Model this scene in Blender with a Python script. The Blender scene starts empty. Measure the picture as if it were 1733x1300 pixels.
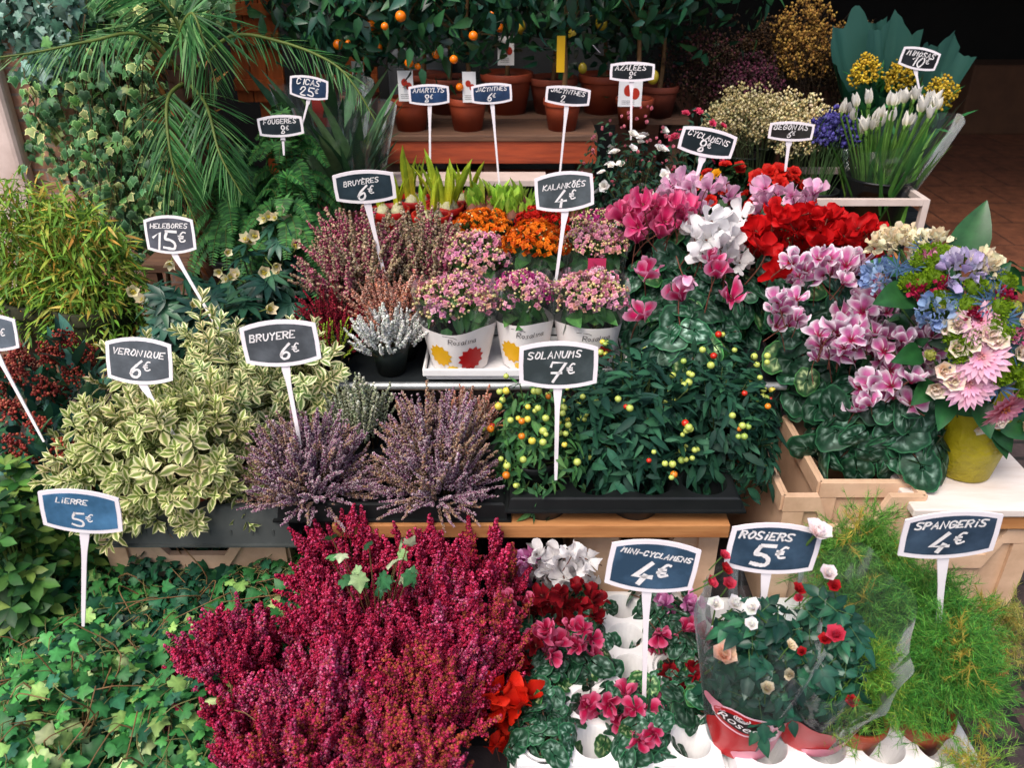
import bpy, math, random
import numpy as np
from mathutils import Vector, Matrix

# ------------------------------------------------------------------ camera, light, exposure
SC = bpy.context.scene
COL = SC.collection
PITCH, FOC, CAM_H = math.radians(29.0), 1400.0, 1.30      # FOC in pixels of a 1733 px wide picture
cam_d = bpy.data.cameras.new("camera"); cam = bpy.data.objects.new("camera", cam_d); COL.objects.link(cam)
cam.location = (0, 0, CAM_H); cam.rotation_euler = (math.pi/2 - PITCH, 0, 0)
cam_d.sensor_width = 36; cam_d.lens = 36*FOC/1733; cam_d.clip_start = 0.02; cam_d.clip_end = 200
cam_d.dof.use_dof = True; cam_d.dof.focus_distance = 1.65; cam_d.dof.aperture_fstop = 5.6
SC.camera = cam
SUN_EL, SUN_AZ = math.radians(58), math.radians(215)       # azimuth clockwise from +Y: behind the viewer, to the left
world = bpy.data.worlds.new("World"); SC.world = world; world.use_nodes = True
wn = world.node_tree.nodes; sky = wn.new("ShaderNodeTexSky"); sky.sky_type = 'NISHITA'; sky.sun_disc = False
sky.sun_elevation = SUN_EL; sky.sun_rotation = SUN_AZ; sky.air_density = 1.0; sky.dust_density = 4.0; sky.ozone_density = 0.5
wn["Background"].inputs[1].default_value = 0.11
world.node_tree.links.new(sky.outputs[0], wn["Background"].inputs[0])
sun_d = bpy.data.lights.new("sun", 'SUN'); sun_d.energy = 1.5; sun_d.angle = math.radians(32); sun_d.color = (1, .96, .9)
sun = bpy.data.objects.new("sun", sun_d); COL.objects.link(sun)
sun.rotation_euler = (math.pi/2 - SUN_EL, 0, -SUN_AZ + math.pi)
SC.view_settings.view_transform = 'Standard'; SC.view_settings.look = 'None'
SC.view_settings.exposure = 0.92; SC.view_settings.gamma = 1
SC.cycles.max_bounces = 7; SC.cycles.diffuse_bounces = 3; SC.cycles.glossy_bounces = 2
SC.cycles.transparent_max_bounces = 10; SC.cycles.transmission_bounces = 3; SC.cycles.use_denoising = True
SC.cycles.caustics_reflective = False; SC.cycles.caustics_refractive = False

# ------------------------------------------------------------------ helpers
CP, SP = math.cos(PITCH), math.sin(PITCH)
def W(px, py, Y=None, z=None):
    """point seen at picture position (px, py) that lies at distance Y or at height z"""
    a, b = (px-866.5)/FOC, (py-650)/FOC
    d = np.array([a, CP - b*SP, -SP - b*CP])
    k = Y/d[1] if Y is not None else (z-CAM_H)/d[2]
    return np.array([0, 0, CAM_H]) + d*k
def depth(p): return p[1]*CP + (CAM_H-p[2])*SP
def fit(pl, pr, pt, Y, zb):
    a, b = W(pl, pt, Y=Y), W(pr, pt, Y=Y)
    return np.array([(a[0]+b[0])/2, Y, zb]), (b[0]-a[0])/2, a[2]-zb
def lin(h):
    h = h.lstrip('#'); c = np.array([int(h[i:i+2], 16) for i in (0, 2, 4)])/255.0
    return np.where(c <= .04045, c/12.92, ((c+.055)/1.055)**2.4)
def cols(s): return np.array([lin(x) for x in s.split()])
def R(seed): return np.random.default_rng(seed)
def unit(a): return a/np.maximum(np.linalg.norm(a, axis=-1, keepdims=True), 1e-9)

class MB:
    """collects vertices, faces and one colour per vertex, then links ONE mesh object"""
    def __init__(s): s.v, s.c, s.f, s.n = [], [], {}, 0
    def add(s, V, F, C=(1, 1, 1)):
        V = np.asarray(V, float).reshape(-1, 3); C = np.broadcast_to(np.asarray(C, float), V.shape)
        s.v.append(V); s.c.append(C)
        for A in (F if isinstance(F, list) else [F]):
            A = np.asarray(A, np.int64)
            if A.size: s.f.setdefault(A.shape[1], []).append(A + s.n)
        s.n += len(V); return s
    def inst(s, T, M, P, tint=None):
        V, F, C = T; k = len(P); nv = len(V)
        Wv = np.einsum('kij,nj->kni', M, V) + P[:, None, :]
        Cc = np.broadcast_to(C, V.shape)[None] * (np.ones((k, 1, 3)) if tint is None else tint[:, None, :])
        off = (np.arange(k)*nv)[:, None, None]
        FF = [(np.asarray(A)[None] + off).reshape(-1, np.asarray(A).shape[1]) for A in (F if isinstance(F, list) else [F])]
        return s.add(Wv.reshape(-1, 3), FF, Cc.reshape(-1, 3))
    def mesh(s, name, smooth=True):
        me = bpy.data.meshes.new(name)
        V = np.concatenate(s.v); C = np.concatenate(s.c)
        loops, starts, tot, p = [], [], [], 0
        for k, L in s.f.items():
            A = np.concatenate(L); loops.append(A.ravel()); starts.append(p + np.arange(len(A))*k); tot.append(np.full(len(A), k)); p += A.size
        loops, starts, tot = np.concatenate(loops), np.concatenate(starts), np.concatenate(tot)
        me.vertices.add(len(V)); me.vertices.foreach_set("co", V.astype(np.float32).ravel())
        me.loops.add(len(loops)); me.loops.foreach_set("vertex_index", loops.astype(np.int32))
        me.polygons.add(len(starts)); me.polygons.foreach_set("loop_start", starts.astype(np.int32)); me.polygons.foreach_set("loop_total", tot.astype(np.int32))
        me.polygons.foreach_set("use_smooth", np.full(len(starts), smooth, dtype=bool))
        me.update(calc_edges=True)
        at = me.color_attributes.new("Col", 'FLOAT_COLOR', 'POINT')
        at.data.foreach_set("color", np.concatenate([np.clip(C, 0, 1), np.ones((len(C), 1))], 1).astype(np.float32).ravel())
        return me
    def build(s, name, mat, parent=None, loc=None, smooth=True):
        return link(name, s.mesh(name, smooth), mat, parent, loc)
def link(name, me, mat=None, parent=None, loc=None, M=None):
    o = bpy.data.objects.new(name, me); COL.objects.link(o)
    if mat is not None and not len(me.materials): me.materials.append(mat)
    if parent is not None: o.parent = parent
    if loc is not None: o.location = Vector(loc)
    if M is not None: o.matrix_local = M
    return o
def tag(o, label, cat, group=None, kind=None):
    if label: o["label"] = label
    if cat: o["category"] = cat
    if group: o["group"] = group
    if kind: o["kind"] = kind
    return o
def thing(name, label, cat, loc, group=None, rz=0):
    o = bpy.data.objects.new(name, None); COL.objects.link(o); o.location = Vector(loc); o.rotation_euler = (0, 0, rz)
    o.empty_display_size = .05
    return tag(o, label, cat, group)

# ------------------------------------------------------------------ materials
def colmat(name, rough=.5, spec=.35, trans=.0, var=.12, nscale=60, namt=.18, bump=0.0, coat=0):
    """plant material: colour of the vertex, mottled by noise and a little different on every copy"""
    m = bpy.data.materials.new(name); m.use_nodes = True; nt = m.node_tree; N, L = nt.nodes, nt.links
    b = N["Principled BSDF"]; b.inputs["Roughness"].default_value = rough; b.inputs["Specular IOR Level"].default_value = spec
    at = N.new("ShaderNodeAttribute"); at.attribute_name = "Col"
    tc = N.new("ShaderNodeTexCoord"); nz = N.new("ShaderNodeTexNoise"); nz.inputs["Scale"].default_value = nscale; nz.inputs["Detail"].default_value = 3
    L.new(tc.outputs["Object"], nz.inputs["Vector"])
    mr = N.new("ShaderNodeMapRange"); mr.inputs[1].default_value = .3; mr.inputs[2].default_value = .7
    mr.inputs[3].default_value = 1-namt; mr.inputs[4].default_value = 1+namt
    L.new(nz.outputs[0], mr.inputs[0])
    oi = N.new("ShaderNodeObjectInfo"); m2 = N.new("ShaderNodeMapRange"); m2.inputs[3].default_value = 1-var; m2.inputs[4].default_value = 1+var
    L.new(oi.outputs["Random"], m2.inputs[0])
    mu = N.new("ShaderNodeMath"); mu.operation = 'MULTIPLY'; L.new(mr.outputs[0], mu.inputs[0]); L.new(m2.outputs[0], mu.inputs[1])
    hs = N.new("ShaderNodeVectorMath"); hs.operation = 'SCALE'; L.new(at.outputs["Color"], hs.inputs[0]); L.new(mu.outputs[0], hs.inputs["Scale"])
    L.new(hs.outputs[0], b.inputs["Base Color"])
    if coat: b.inputs["Coat Weight"].default_value = coat; b.inputs["Coat Roughness"].default_value = .25
    if bump:
        bp = N.new("ShaderNodeBump"); bp.inputs["Strength"].default_value = bump; bp.inputs["Distance"].default_value = .002
        L.new(nz.outputs[0], bp.inputs["Height"]); L.new(bp.outputs[0], b.inputs["Normal"])
    if trans:
        t = N.new("ShaderNodeBsdfTranslucent"); L.new(hs.outputs[0], t.inputs[0])
        mx = N.new("ShaderNodeMixShader"); mx.inputs[0].default_value = trans
        L.new(b.outputs[0], mx.inputs[1]); L.new(t.outputs[0], mx.inputs[2]); L.new(mx.outputs[0], N["Material Output"].inputs[0])
    return m
def pmat(name, c1, c2=None, rough=.5, scale=8, stretch=(1, 1, 1), lo=.35, hi=.65, bump=0., metal=0., spec=.4, alpha=1., bscale=None):
    """hard surface: two tones mixed by stretched noise, optional bump"""
    m = bpy.data.materials.new(name); m.use_nodes = True; N, L = m.node_tree.nodes, m.node_tree.links; b = N["Principled BSDF"]
    c1 = lin(c1) if isinstance(c1, str) else np.array(c1); c2 = c1*.8 if c2 is None else (lin(c2) if isinstance(c2, str) else np.array(c2))
    tc = N.new("ShaderNodeTexCoord"); mp = N.new("ShaderNodeMapping"); mp.inputs["Scale"].default_value = stretch
    nz = N.new("ShaderNodeTexNoise"); nz.inputs["Scale"].default_value = scale; nz.inputs["Detail"].default_value = 6; nz.inputs["Roughness"].default_value = .62
    rp = N.new("ShaderNodeValToRGB"); rp.color_ramp.elements[0].position = lo; rp.color_ramp.elements[1].position = hi
    rp.color_ramp.elements[0].color = (*c1, 1); rp.color_ramp.elements[1].color = (*c2, 1)
    L.new(tc.outputs["Object"], mp.inputs[0]); L.new(mp.outputs[0], nz.inputs["Vector"]); L.new(nz.outputs[0], rp.inputs[0]); L.new(rp.outputs[0], b.inputs["Base Color"])
    b.inputs["Roughness"].default_value = rough; b.inputs["Metallic"].default_value = metal; b.inputs["Specular IOR Level"].default_value = spec; b.inputs["Alpha"].default_value = alpha
    if bump:
        n2 = nz
        if bscale:
            n2 = N.new("ShaderNodeTexNoise"); n2.inputs["Scale"].default_value = bscale; n2.inputs["Detail"].default_value = 4; L.new(mp.outputs[0], n2.inputs["Vector"])
        bp = N.new("ShaderNodeBump"); bp.inputs["Strength"].default_value = bump; bp.inputs["Distance"].default_value = .004
        L.new(n2.outputs[0], bp.inputs["Height"]); L.new(bp.outputs[0], b.inputs["Normal"])
    return m
def brickmat(name, c1, c2, cm, scale, bw=.5, bh=.25, msize=.02, rough=.85, swap=False):
    m = bpy.data.materials.new(name); m.use_nodes = True; N, L = m.node_tree.nodes, m.node_tree.links; b = N["Principled BSDF"]
    tc = N.new("ShaderNodeTexCoord"); mp = N.new("ShaderNodeMapping")
    if swap: mp.inputs["Rotation"].default_value = (math.pi/2, 0, 0)
    br = N.new("ShaderNodeTexBrick"); br.inputs["Color1"].default_value = (*lin(c1), 1); br.inputs["Color2"].default_value = (*lin(c2), 1); br.inputs["Mortar"].default_value = (*lin(cm), 1)
    br.inputs["Scale"].default_value = scale; br.inputs["Mortar Size"].default_value = msize; br.inputs["Brick Width"].default_value = bw; br.inputs["Row Height"].default_value = bh
    nz = N.new("ShaderNodeTexNoise"); nz.inputs["Scale"].default_value = 14; nz.inputs["Detail"].default_value = 8; nz.inputs["Roughness"].default_value = .7
    L.new(tc.outputs["Object"], mp.inputs[0]); L.new(mp.outputs[0], br.inputs["Vector"]); L.new(tc.outputs["Object"], nz.inputs["Vector"])
    mr = N.new("ShaderNodeMapRange"); mr.inputs[1].default_value = .3; mr.inputs[2].default_value = .72; mr.inputs[3].default_value = .45; mr.inputs[4].default_value = 1.35
    L.new(nz.outputs[0], mr.inputs[0])
    sc = N.new("ShaderNodeVectorMath"); sc.operation = 'SCALE'; L.new(br.outputs["Color"], sc.inputs[0]); L.new(mr.outputs[0], sc.inputs["Scale"]); L.new(sc.outputs[0], b.inputs["Base Color"])
    b.inputs["Roughness"].default_value = rough
    bp = N.new("ShaderNodeBump"); bp.inputs["Strength"].default_value = .6; bp.inputs["Distance"].default_value = .01
    ad = N.new("ShaderNodeMath"); ad.operation = 'SUBTRACT'; L.new(nz.outputs[0], ad.inputs[0]); L.new(br.outputs["Fac"], ad.inputs[1])
    L.new(ad.outputs[0], bp.inputs["Height"]); L.new(bp.outputs[0], b.inputs["Normal"])
    return m
def clearmat(name, alpha=.14, tint=(.93, .97, .97), rough=.1):
    """thin clear film: see-through, glossy at grazing angles, with creases that catch the light"""
    m = bpy.data.materials.new(name); m.use_nodes = True; N, L = m.node_tree.nodes, m.node_tree.links; N.remove(N["Principled BSDF"])
    tc = N.new("ShaderNodeTexCoord"); nz = N.new("ShaderNodeTexNoise"); nz.inputs["Scale"].default_value = 17; nz.inputs["Detail"].default_value = 1.5; nz.inputs["Distortion"].default_value = 1.6
    mp = N.new("ShaderNodeMapping"); mp.inputs["Scale"].default_value = (1, 1, .3); L.new(tc.outputs["Object"], mp.inputs[0]); L.new(mp.outputs[0], nz.inputs["Vector"])
    bp = N.new("ShaderNodeBump"); bp.inputs["Strength"].default_value = .7; bp.inputs["Distance"].default_value = .006; L.new(nz.outputs[0], bp.inputs["Height"])
    mr = N.new("ShaderNodeMapRange"); mr.inputs[1].default_value = .60; mr.inputs[2].default_value = .70; mr.inputs[3].default_value = alpha*.15; mr.inputs[4].default_value = alpha*1.1; L.new(nz.outputs[0], mr.inputs[0])
    lw = N.new("ShaderNodeLayerWeight"); lw.inputs[0].default_value = .2; L.new(bp.outputs[0], lw.inputs[1])
    ad = N.new("ShaderNodeMath"); ad.operation = 'MULTIPLY_ADD'; L.new(lw.outputs[0], ad.inputs[0]); ad.inputs[1].default_value = .75; L.new(mr.outputs[0], ad.inputs[2]); ad.use_clamp = True
    tr = N.new("ShaderNodeBsdfTransparent"); tr.inputs[0].default_value = (*tint, 1); gl = N.new("ShaderNodeBsdfGlossy"); gl.inputs["Roughness"].default_value = rough; L.new(bp.outputs[0], gl.inputs["Normal"])
    df = N.new("ShaderNodeBsdfDiffuse"); df.inputs[0].default_value = (.85, .88, .9, 1); m1 = N.new("ShaderNodeMixShader"); m1.inputs[0].default_value = .3; L.new(gl.outputs[0], m1.inputs[1]); L.new(df.outputs[0], m1.inputs[2])
    m2 = N.new("ShaderNodeMixShader"); L.new(ad.outputs[0], m2.inputs[0]); L.new(tr.outputs[0], m2.inputs[1]); L.new(m1.outputs[0], m2.inputs[2]); L.new(m2.outputs[0], N["Material Output"].inputs[0]); return m
LEAF = colmat("leaf", .45, .28, .22)
LEAFM = colmat("leaf_matte", .6, .25, .25)
GLOSS = colmat("leaf_glossy", .34, .38, .12)
CYCL = colmat("cyclamen_leaf", .52, .25, .10, nscale=130, namt=.3, bump=.2)
PETAL = colmat("petal", .6, .2, .3, var=.1, nscale=90, namt=.08)
BELL = colmat("heather_bell", .65, .2, .2, var=.2, nscale=40, namt=.2)
FRUIT = colmat("fruit_skin", .22, .5, 0, var=.08, nscale=200, namt=.06, bump=.1)
STEM = colmat("stem", .65, .25, 0, nscale=80, namt=.25, bump=.3)
SOIL = pmat("soil", "#17120e", "#2c221a", .95, 120, bump=.8)
TERRA = pmat("terracotta_plastic", "#a3472b", "#8a3a24", .55, 14, bump=.08)
TERRAD = pmat("terracotta_dusty", "#8a3f2a", "#6a3022", .7, 10, bump=.15)
BLACKP = pmat("black_plastic", "#0c0f10", "#17191a", .42, 12, bump=.05)
GREYP = pmat("grey_plastic", "#4b4f4e", "#3c403f", .5, 9, bump=.1)
REDP = pmat("red_plastic", "#b01c1a", "#8e1614", .35, 12)
WHITEP = pmat("white_plastic", "#f0eeee", "#cfc9c6", .4, 7, lo=.45, hi=.85, bump=.04)
SIGNW = pmat("sign_white", "#f6eef2", "#ece3e8", .35, 10)
BEIGE = pmat("beige_crate_plastic", "#dab698", "#94704f", .5, 6, lo=.45, hi=.85, bump=.15, bscale=60)
PLYWOOD = pmat("plywood", "#b9814f", "#9a6236", .7, 5, (1, 8, 12), bump=.3)
WHITEWOOD = pmat("whitewashed_board", "#e3d8d2", "#c4b1a3", .65, 4, (1, 5, 5), lo=.4, hi=.8, bump=.2)
REDWOOD = pmat("red_stained_wood", "#ac4a28", "#7e331e", .6, 4, (1.2, 14, 14), bump=.3)
GREYWOOD = pmat("weathered_wood", "#74533f", "#523a2e", .75, 4, (1.2, 14, 14), bump=.4)
ORANGEW = pmat("orange_stained_wood", "#c8682e", "#a04e22", .55, 3, (14, 14, 1.2), bump=.2)
METALW = pmat("white_painted_metal", "#dcc9c0", "#c9b5ab", .4, 8)
METAL = pmat("galvanised_metal", "#b9bcbc", "#9b9e9f", .38, 20, metal=.6)
DARKM = pmat("dark_shelf_metal", "#22272a", "#181c1e", .5, 8)
PAPERG = pmat("green_wrapping_paper", "#17452e", "#0f3322", .4, 9, bump=.5)
def _two_sided():
    N, L = PAPERG.node_tree.nodes, PAPERG.node_tree.links; b = N["Principled BSDF"]; src = b.inputs["Base Color"].links[0].from_socket
    g = N.new("ShaderNodeNewGeometry"); mx = N.new("ShaderNodeMix"); mx.data_type = 'RGBA'; L.new(g.outputs["Backfacing"], mx.inputs[0]); L.new(src, mx.inputs[7]); mx.inputs[6].default_value = (*lin("#2c544c"), 1); L.new(mx.outputs[2], b.inputs["Base Color"])
_two_sided()
PAPERW = pmat("white_sleeve_paper", "#ece6e4", "#dcd3d0", .5, 8, bump=.2)
YELLOWV = pmat("yellow_vase_glaze", "#a89a1a", "#95880f", .45, 30, bump=1.0, bscale=75)
CLEAR = clearmat("cellophane", .19)
CLEAR2 = clearmat("cellophane_milky", .22)
def flat(name, c, rough=.5): return pmat(name, c, None, rough, 25, lo=.2, hi=1.0)
CHALK = pmat("chalk_paint", "#f4efee", "#ddd8d8", .7, 60)
# ------------------------------------------------------------------ leaf, flower and stem shapes
def grid_faces(r, c):
    i = np.arange(r-1)[:, None]*c + np.arange(c-1)[None]
    i = i.ravel(); return np.stack([i, i+1, i+c+1, i+c], 1)
def leaf(w=.4, n=5, cols=3, shape='lance', fold=.2, droop=.15, wave=0, colf=None):
    """blade of length 1 along +Y, its upper side +Z"""
    t = np.linspace(0, 1, n+1); s = np.linspace(-1, 1, cols)
    p = {'lance': np.sin(np.pi*t**.85)**.9, 'ovate': np.sin(np.pi*t**.62)**.85, 'obov': np.sin(np.pi*t**1.35)**.8, 'petal': np.minimum(1, np.minimum(t*2+.3, np.sqrt(np.maximum(0, 1-((t-.72)/.28).clip(0)**2)))), 'strap': np.minimum(1, np.minimum(t*6+.35, (1-t)*4))**.7}[shape]
    p = np.maximum(p, .03)
    T, S = np.meshgrid(t, s, indexing='ij'); Pw = p[:, None]
    X = S*Pw*w/2; Y = T - .04*np.abs(S)*Pw; Z = fold*np.abs(S)*Pw*w - droop*T**2 + wave*np.sin(T*14 + S*1.5)*np.abs(S)*w
    C = np.ones(T.shape + (3,)) if colf is None else colf(T, np.abs(S))
    return np.stack([X, Y, Z], -1).reshape(-1, 3), grid_faces(n+1, cols), C.reshape(-1, 3)
def mixc(a, b, k): k = np.clip(k, 0, 1)[..., None]; return np.asarray(a)*(1-k) + np.asarray(b)*k
def midrib(T, S): return mixc((1, 1, 1), (1.45, 1.4, 1.3), (S < .25)*.8)
def fan(pts, cen, cc=(1.3, 1.3, 1.2), z=.0):
    P = np.array([(x, y, -z*(x*x+(y-.3)**2)) for x, y in pts]); n = len(P)
    V = np.vstack([P, [[cen[0], cen[1], .05]]]); F = np.stack([np.arange(n), (np.arange(n)+1) % n, np.full(n, n)], 1)
    C = np.ones((n+1, 3)); C[-1] = cc; return V, F, C
IVY = fan([(0, 0), (.16, -.14), (.42, -.02), (.40, .16), (.58, .40), (.34, .47), (.2, .72), (0, 1), (-.2, .72), (-.34, .47), (-.58, .40), (-.40, .16), (-.42, -.02), (-.16, -.14)], (0, .28), z=.35)
def _ivyv():
    V, F_, C = IVY; o = V[:14]; c = V[14:]; inn = c+(o-c)*.74+[0, 0, .012]; W_ = np.vstack([o, inn, c+[0, 0, .02]]); k = np.arange(14); k2 = (k+1) % 14
    return W_, [np.stack([k, k2, k2+14, k+14], 1), np.stack([k+14, k2+14, np.full(14, 28)], 1)], np.vstack([np.tile([[4.2, 3.0, 3.6]], (14, 1)), np.tile([[1, 1, 1]], (14, 1)), [[1.1, 1.15, 1.1]]])
IVYV = _ivyv()
for _i in range(14): IVY[2][_i] = 1.3 if _i in (2, 4, 7, 10, 12) else .86
def ball(sub=1):
    import bmesh
    b = bmesh.new(); bmesh.ops.create_icosphere(b, subdivisions=sub, radius=1); b.verts.ensure_lookup_table()
    V = np.array([v.co[:] for v in b.verts]); F = np.array([[v.index for v in f.verts] for f in b.faces]); b.free(); return V, F, np.ones((len(V), 3))
OCT = (np.array([(1, 0, 0), (-1, 0, 0), (0, 1, 0), (0, -1, 0), (0, 0, 1.3), (0, 0, -1.3)], float),
       np.array([(0, 2, 4), (2, 1, 4), (1, 3, 4), (3, 0, 4), (2, 0, 5), (1, 2, 5), (3, 1, 5), (0, 3, 5)]), np.ones((6, 3)))
BALL1, BALL2, BALL3 = ball(1), ball(2), ball(3)
def colored(T, c): return T[0], T[1], T[2]*np.asarray(c)
def frames(D, size, rng=None, roll=0., up=(0, 0, 1), sx=1., sz=1.):
    D = unit(np.asarray(D, float)); n = len(D); U = np.broadcast_to(np.asarray(up, float), D.shape)
    X = np.cross(D, U); bad = np.linalg.norm(X, axis=1) < 1e-3; X[bad] = np.cross(D[bad], [1, .3, 0]); X = unit(X); Z = np.cross(X, D)
    if rng is not None and roll:
        a = rng.normal(0, roll, n)[:, None]; X, Z = X*np.cos(a)+Z*np.sin(a), Z*np.cos(a)-X*np.sin(a)
    s = np.broadcast_to(np.asarray(size, float), (n,))[:, None]
    return np.stack([X*s*sx, D*s, Z*s*sz], axis=2)
def jit(rng, pal, n, a=.18, w=None):
    i = rng.choice(len(pal), n, p=w); return np.clip(pal[i]*(1+rng.normal(0, a, (n, 1)))*(1+rng.normal(0, .04, (n, 3))), 0.002, 1.2)
def dome(rng, n, Rr, lo=-.1, shell=(.6, 1), lump=.16, zc=0.):
    """points over an uneven dome and the outward direction at each"""
    z = rng.uniform(lo, 1, n); a = rng.uniform(0, 2*np.pi, n); r = np.sqrt(np.maximum(0, 1-z*z)); u = np.stack([r*np.cos(a), r*np.sin(a), z], 1)
    k = rng.normal(0, 2.6, (4, 3)); ph = rng.uniform(0, 6.3, 4); m = 1 + lump*np.sin(u@k.T + ph).mean(1)*2
    rad = rng.uniform(shell[0]**2, shell[1]**2, n)**.5*m
    return u*np.asarray(Rr)*rad[:, None] + [0, 0, zc], u
def tangent(rng, u, droop=.8, spread=1.0):
    t = rng.normal(0, spread, u.shape) + [0, 0, -droop]; t -= u*(t*u).sum(1, keepdims=True)*.8; return unit(t)
def tube(mb, pts, r0, r1=None, sides=5, c=(1, 1, 1), cap=False):
    P = np.array(pts, float); n = len(P); r1 = r0 if r1 is None else r1
    T = unit(np.gradient(P, axis=0)); X = np.cross(T, [.13, .31, .94]); X = unit(X); Yv = np.cross(T, X)
    a = np.linspace(0, 2*np.pi, sides, endpoint=False); rr = np.linspace(r0, r1, n)[:, None, None]
    V = P[:, None] + rr*(np.cos(a)[None, :, None]*X[:, None] + np.sin(a)[None, :, None]*Yv[:, None])
    i = np.arange(n-1)[:, None]*sides; j = np.arange(sides)[None]; j2 = (j+1) % sides
    F = np.stack([i+j, i+j2, i+sides+j2, i+sides+j], -1).reshape(-1, 4)
    mb.add(V.reshape(-1, 3), F, c)
    if cap: mb.add(V[-1], np.array([list(range(sides))]), c); mb.add(V[0], np.array([list(range(sides))[::-1]]), c)
def curve(pts, n=12):
    P = np.array(pts, float)
    if len(P) < 3: return P[0] + (P[-1]-P[0])*np.linspace(0, 1, n)[:, None]
    Q = np.vstack([2*P[0]-P[1], P, 2*P[-1]-P[-2]]); out = []
    for i in range(len(P)-1):
        a, b, c, d = Q[i:i+4]
        for t in np.linspace(0, 1, max(3, n//(len(P)-1)), endpoint=False): out.append(.5*((2*b)+(c-a)*t+(2*a-5*b+4*c-d)*t*t+(3*b-a-3*c+d)*t**3))
    out.append(P[-1]); return np.array(out)
def lathe(mb, prof, seg=32, c=(1, 1, 1), sx=1., sy=1.):
    P = np.array(prof, float); a = np.linspace(0, 2*np.pi, seg, endpoint=False)
    V = np.stack([P[:, 0:1]*np.cos(a)*sx, P[:, 0:1]*np.sin(a)*sy, np.repeat(P[:, 1:2], seg, 1)], -1); n = len(P)
    i = np.arange(n-1)[:, None]*seg; j = np.arange(seg)[None]; j2 = (j+1) % seg
    mb.add(V.reshape(-1, 3), np.stack([i+j, i+j2, i+seg+j2, i+seg+j], -1).reshape(-1, 4), c); return mb
def box(mb, a, b, c=(1, 1, 1)):
    x0, y0, z0 = a; x1, y1, z1 = b
    V = [(x0, y0, z0), (x1, y0, z0), (x1, y1, z0), (x0, y1, z0), (x0, y0, z1), (x1, y0, z1), (x1, y1, z1), (x0, y1, z1)]
    mb.add(V, np.array([(3, 2, 1, 0), (4, 5, 6, 7), (0, 1, 5, 4), (1, 2, 6, 5), (2, 3, 7, 6), (3, 0, 4, 7)]), c); return mb
def bevel(o, w=.003, seg=2):
    m = o.modifiers.new("bevel", 'BEVEL'); m.width = w; m.segments = seg; m.limit_method = 'ANGLE'; return o
def slab(mb, poly, y0, y1, c=(1, 1, 1), axis='y'):
    """a flat outline in x,z given a thickness along y"""
    P = np.array(poly, float); n = len(P); f = (lambda y: np.stack([P[:, 0], np.full(n, y), P[:, 1]], 1))
    V = np.vstack([f(y0), f(y1)]); i = np.arange(n); j = (i+1) % n
    import mathutils
    tri = mathutils.geometry.tessellate_polygon([[Vector((x, z, 0)) for x, z in P]]); tri = np.array(tri)
    mb.add(V, [tri, tri[:, ::-1]+n, np.stack([i, j, j+n, i+n], 1)], c); return mb

# pots (rim up at z = h); each is a pot part with a rim sub-part and a soil part
_pots = {}
def pot(parent, r, h, mat=TERRA, soil=True, z0=0., rim=True, bottom=.74, name='pot'):
    k = (round(r, 3), round(h, 3), mat.name, bottom)
    if k not in _pots:
        m = MB(); lathe(m, [(0, .002), (r*bottom*.96, .002), (r*bottom, 0), (r*.97, h*.82), (r*.97, h*.98), (r*.9, h*.98), (r*.88, h*.8)])
        rm = MB(); lathe(rm, [(r*.972, h*.80), (r*1.03, h*.80), (r*1.05, h*.83), (r*1.05, h*.985), (r*1.03, h), (r*.93, h), (r*.91, h*.9)])
        s = MB(); lathe(s, [(r*.9, h*.86), (r*.5, h*.88), (0, h*.88)], 20)
        _pots[k] = m.mesh('pot'), rm.mesh('pot_rim'), s.mesh('soil')
    a, b, c = _pots[k]; p = link(name, a, mat, parent, (0, 0, z0))
    if rim: link('rim', b, mat, p)
    if soil: link('soil', c, SOIL, parent, (0, 0, z0))
    return p
def M4(M3, pos, k):
    m = Matrix.Identity(4)
    for i in range(3):
        for j in range(3): m[i][j] = float(M3[k, i, j])
        m[i][3] = float(pos[k][i])
    return m
def scatter(name, meshes, mat, parent, M, P, rng):
    for k in range(len(P)): link(name, meshes[int(rng.integers(len(meshes)))], mat, parent, None, M4(M, P, k))

def facing(Nv, size, rng):
    """frames whose +Z is exactly Nv, turned at random about it"""
    Nv = unit(np.asarray(Nv, float)); D = np.cross(Nv, rng.normal(size=Nv.shape)); return frames(D, size, None, 0, Nv)
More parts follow.
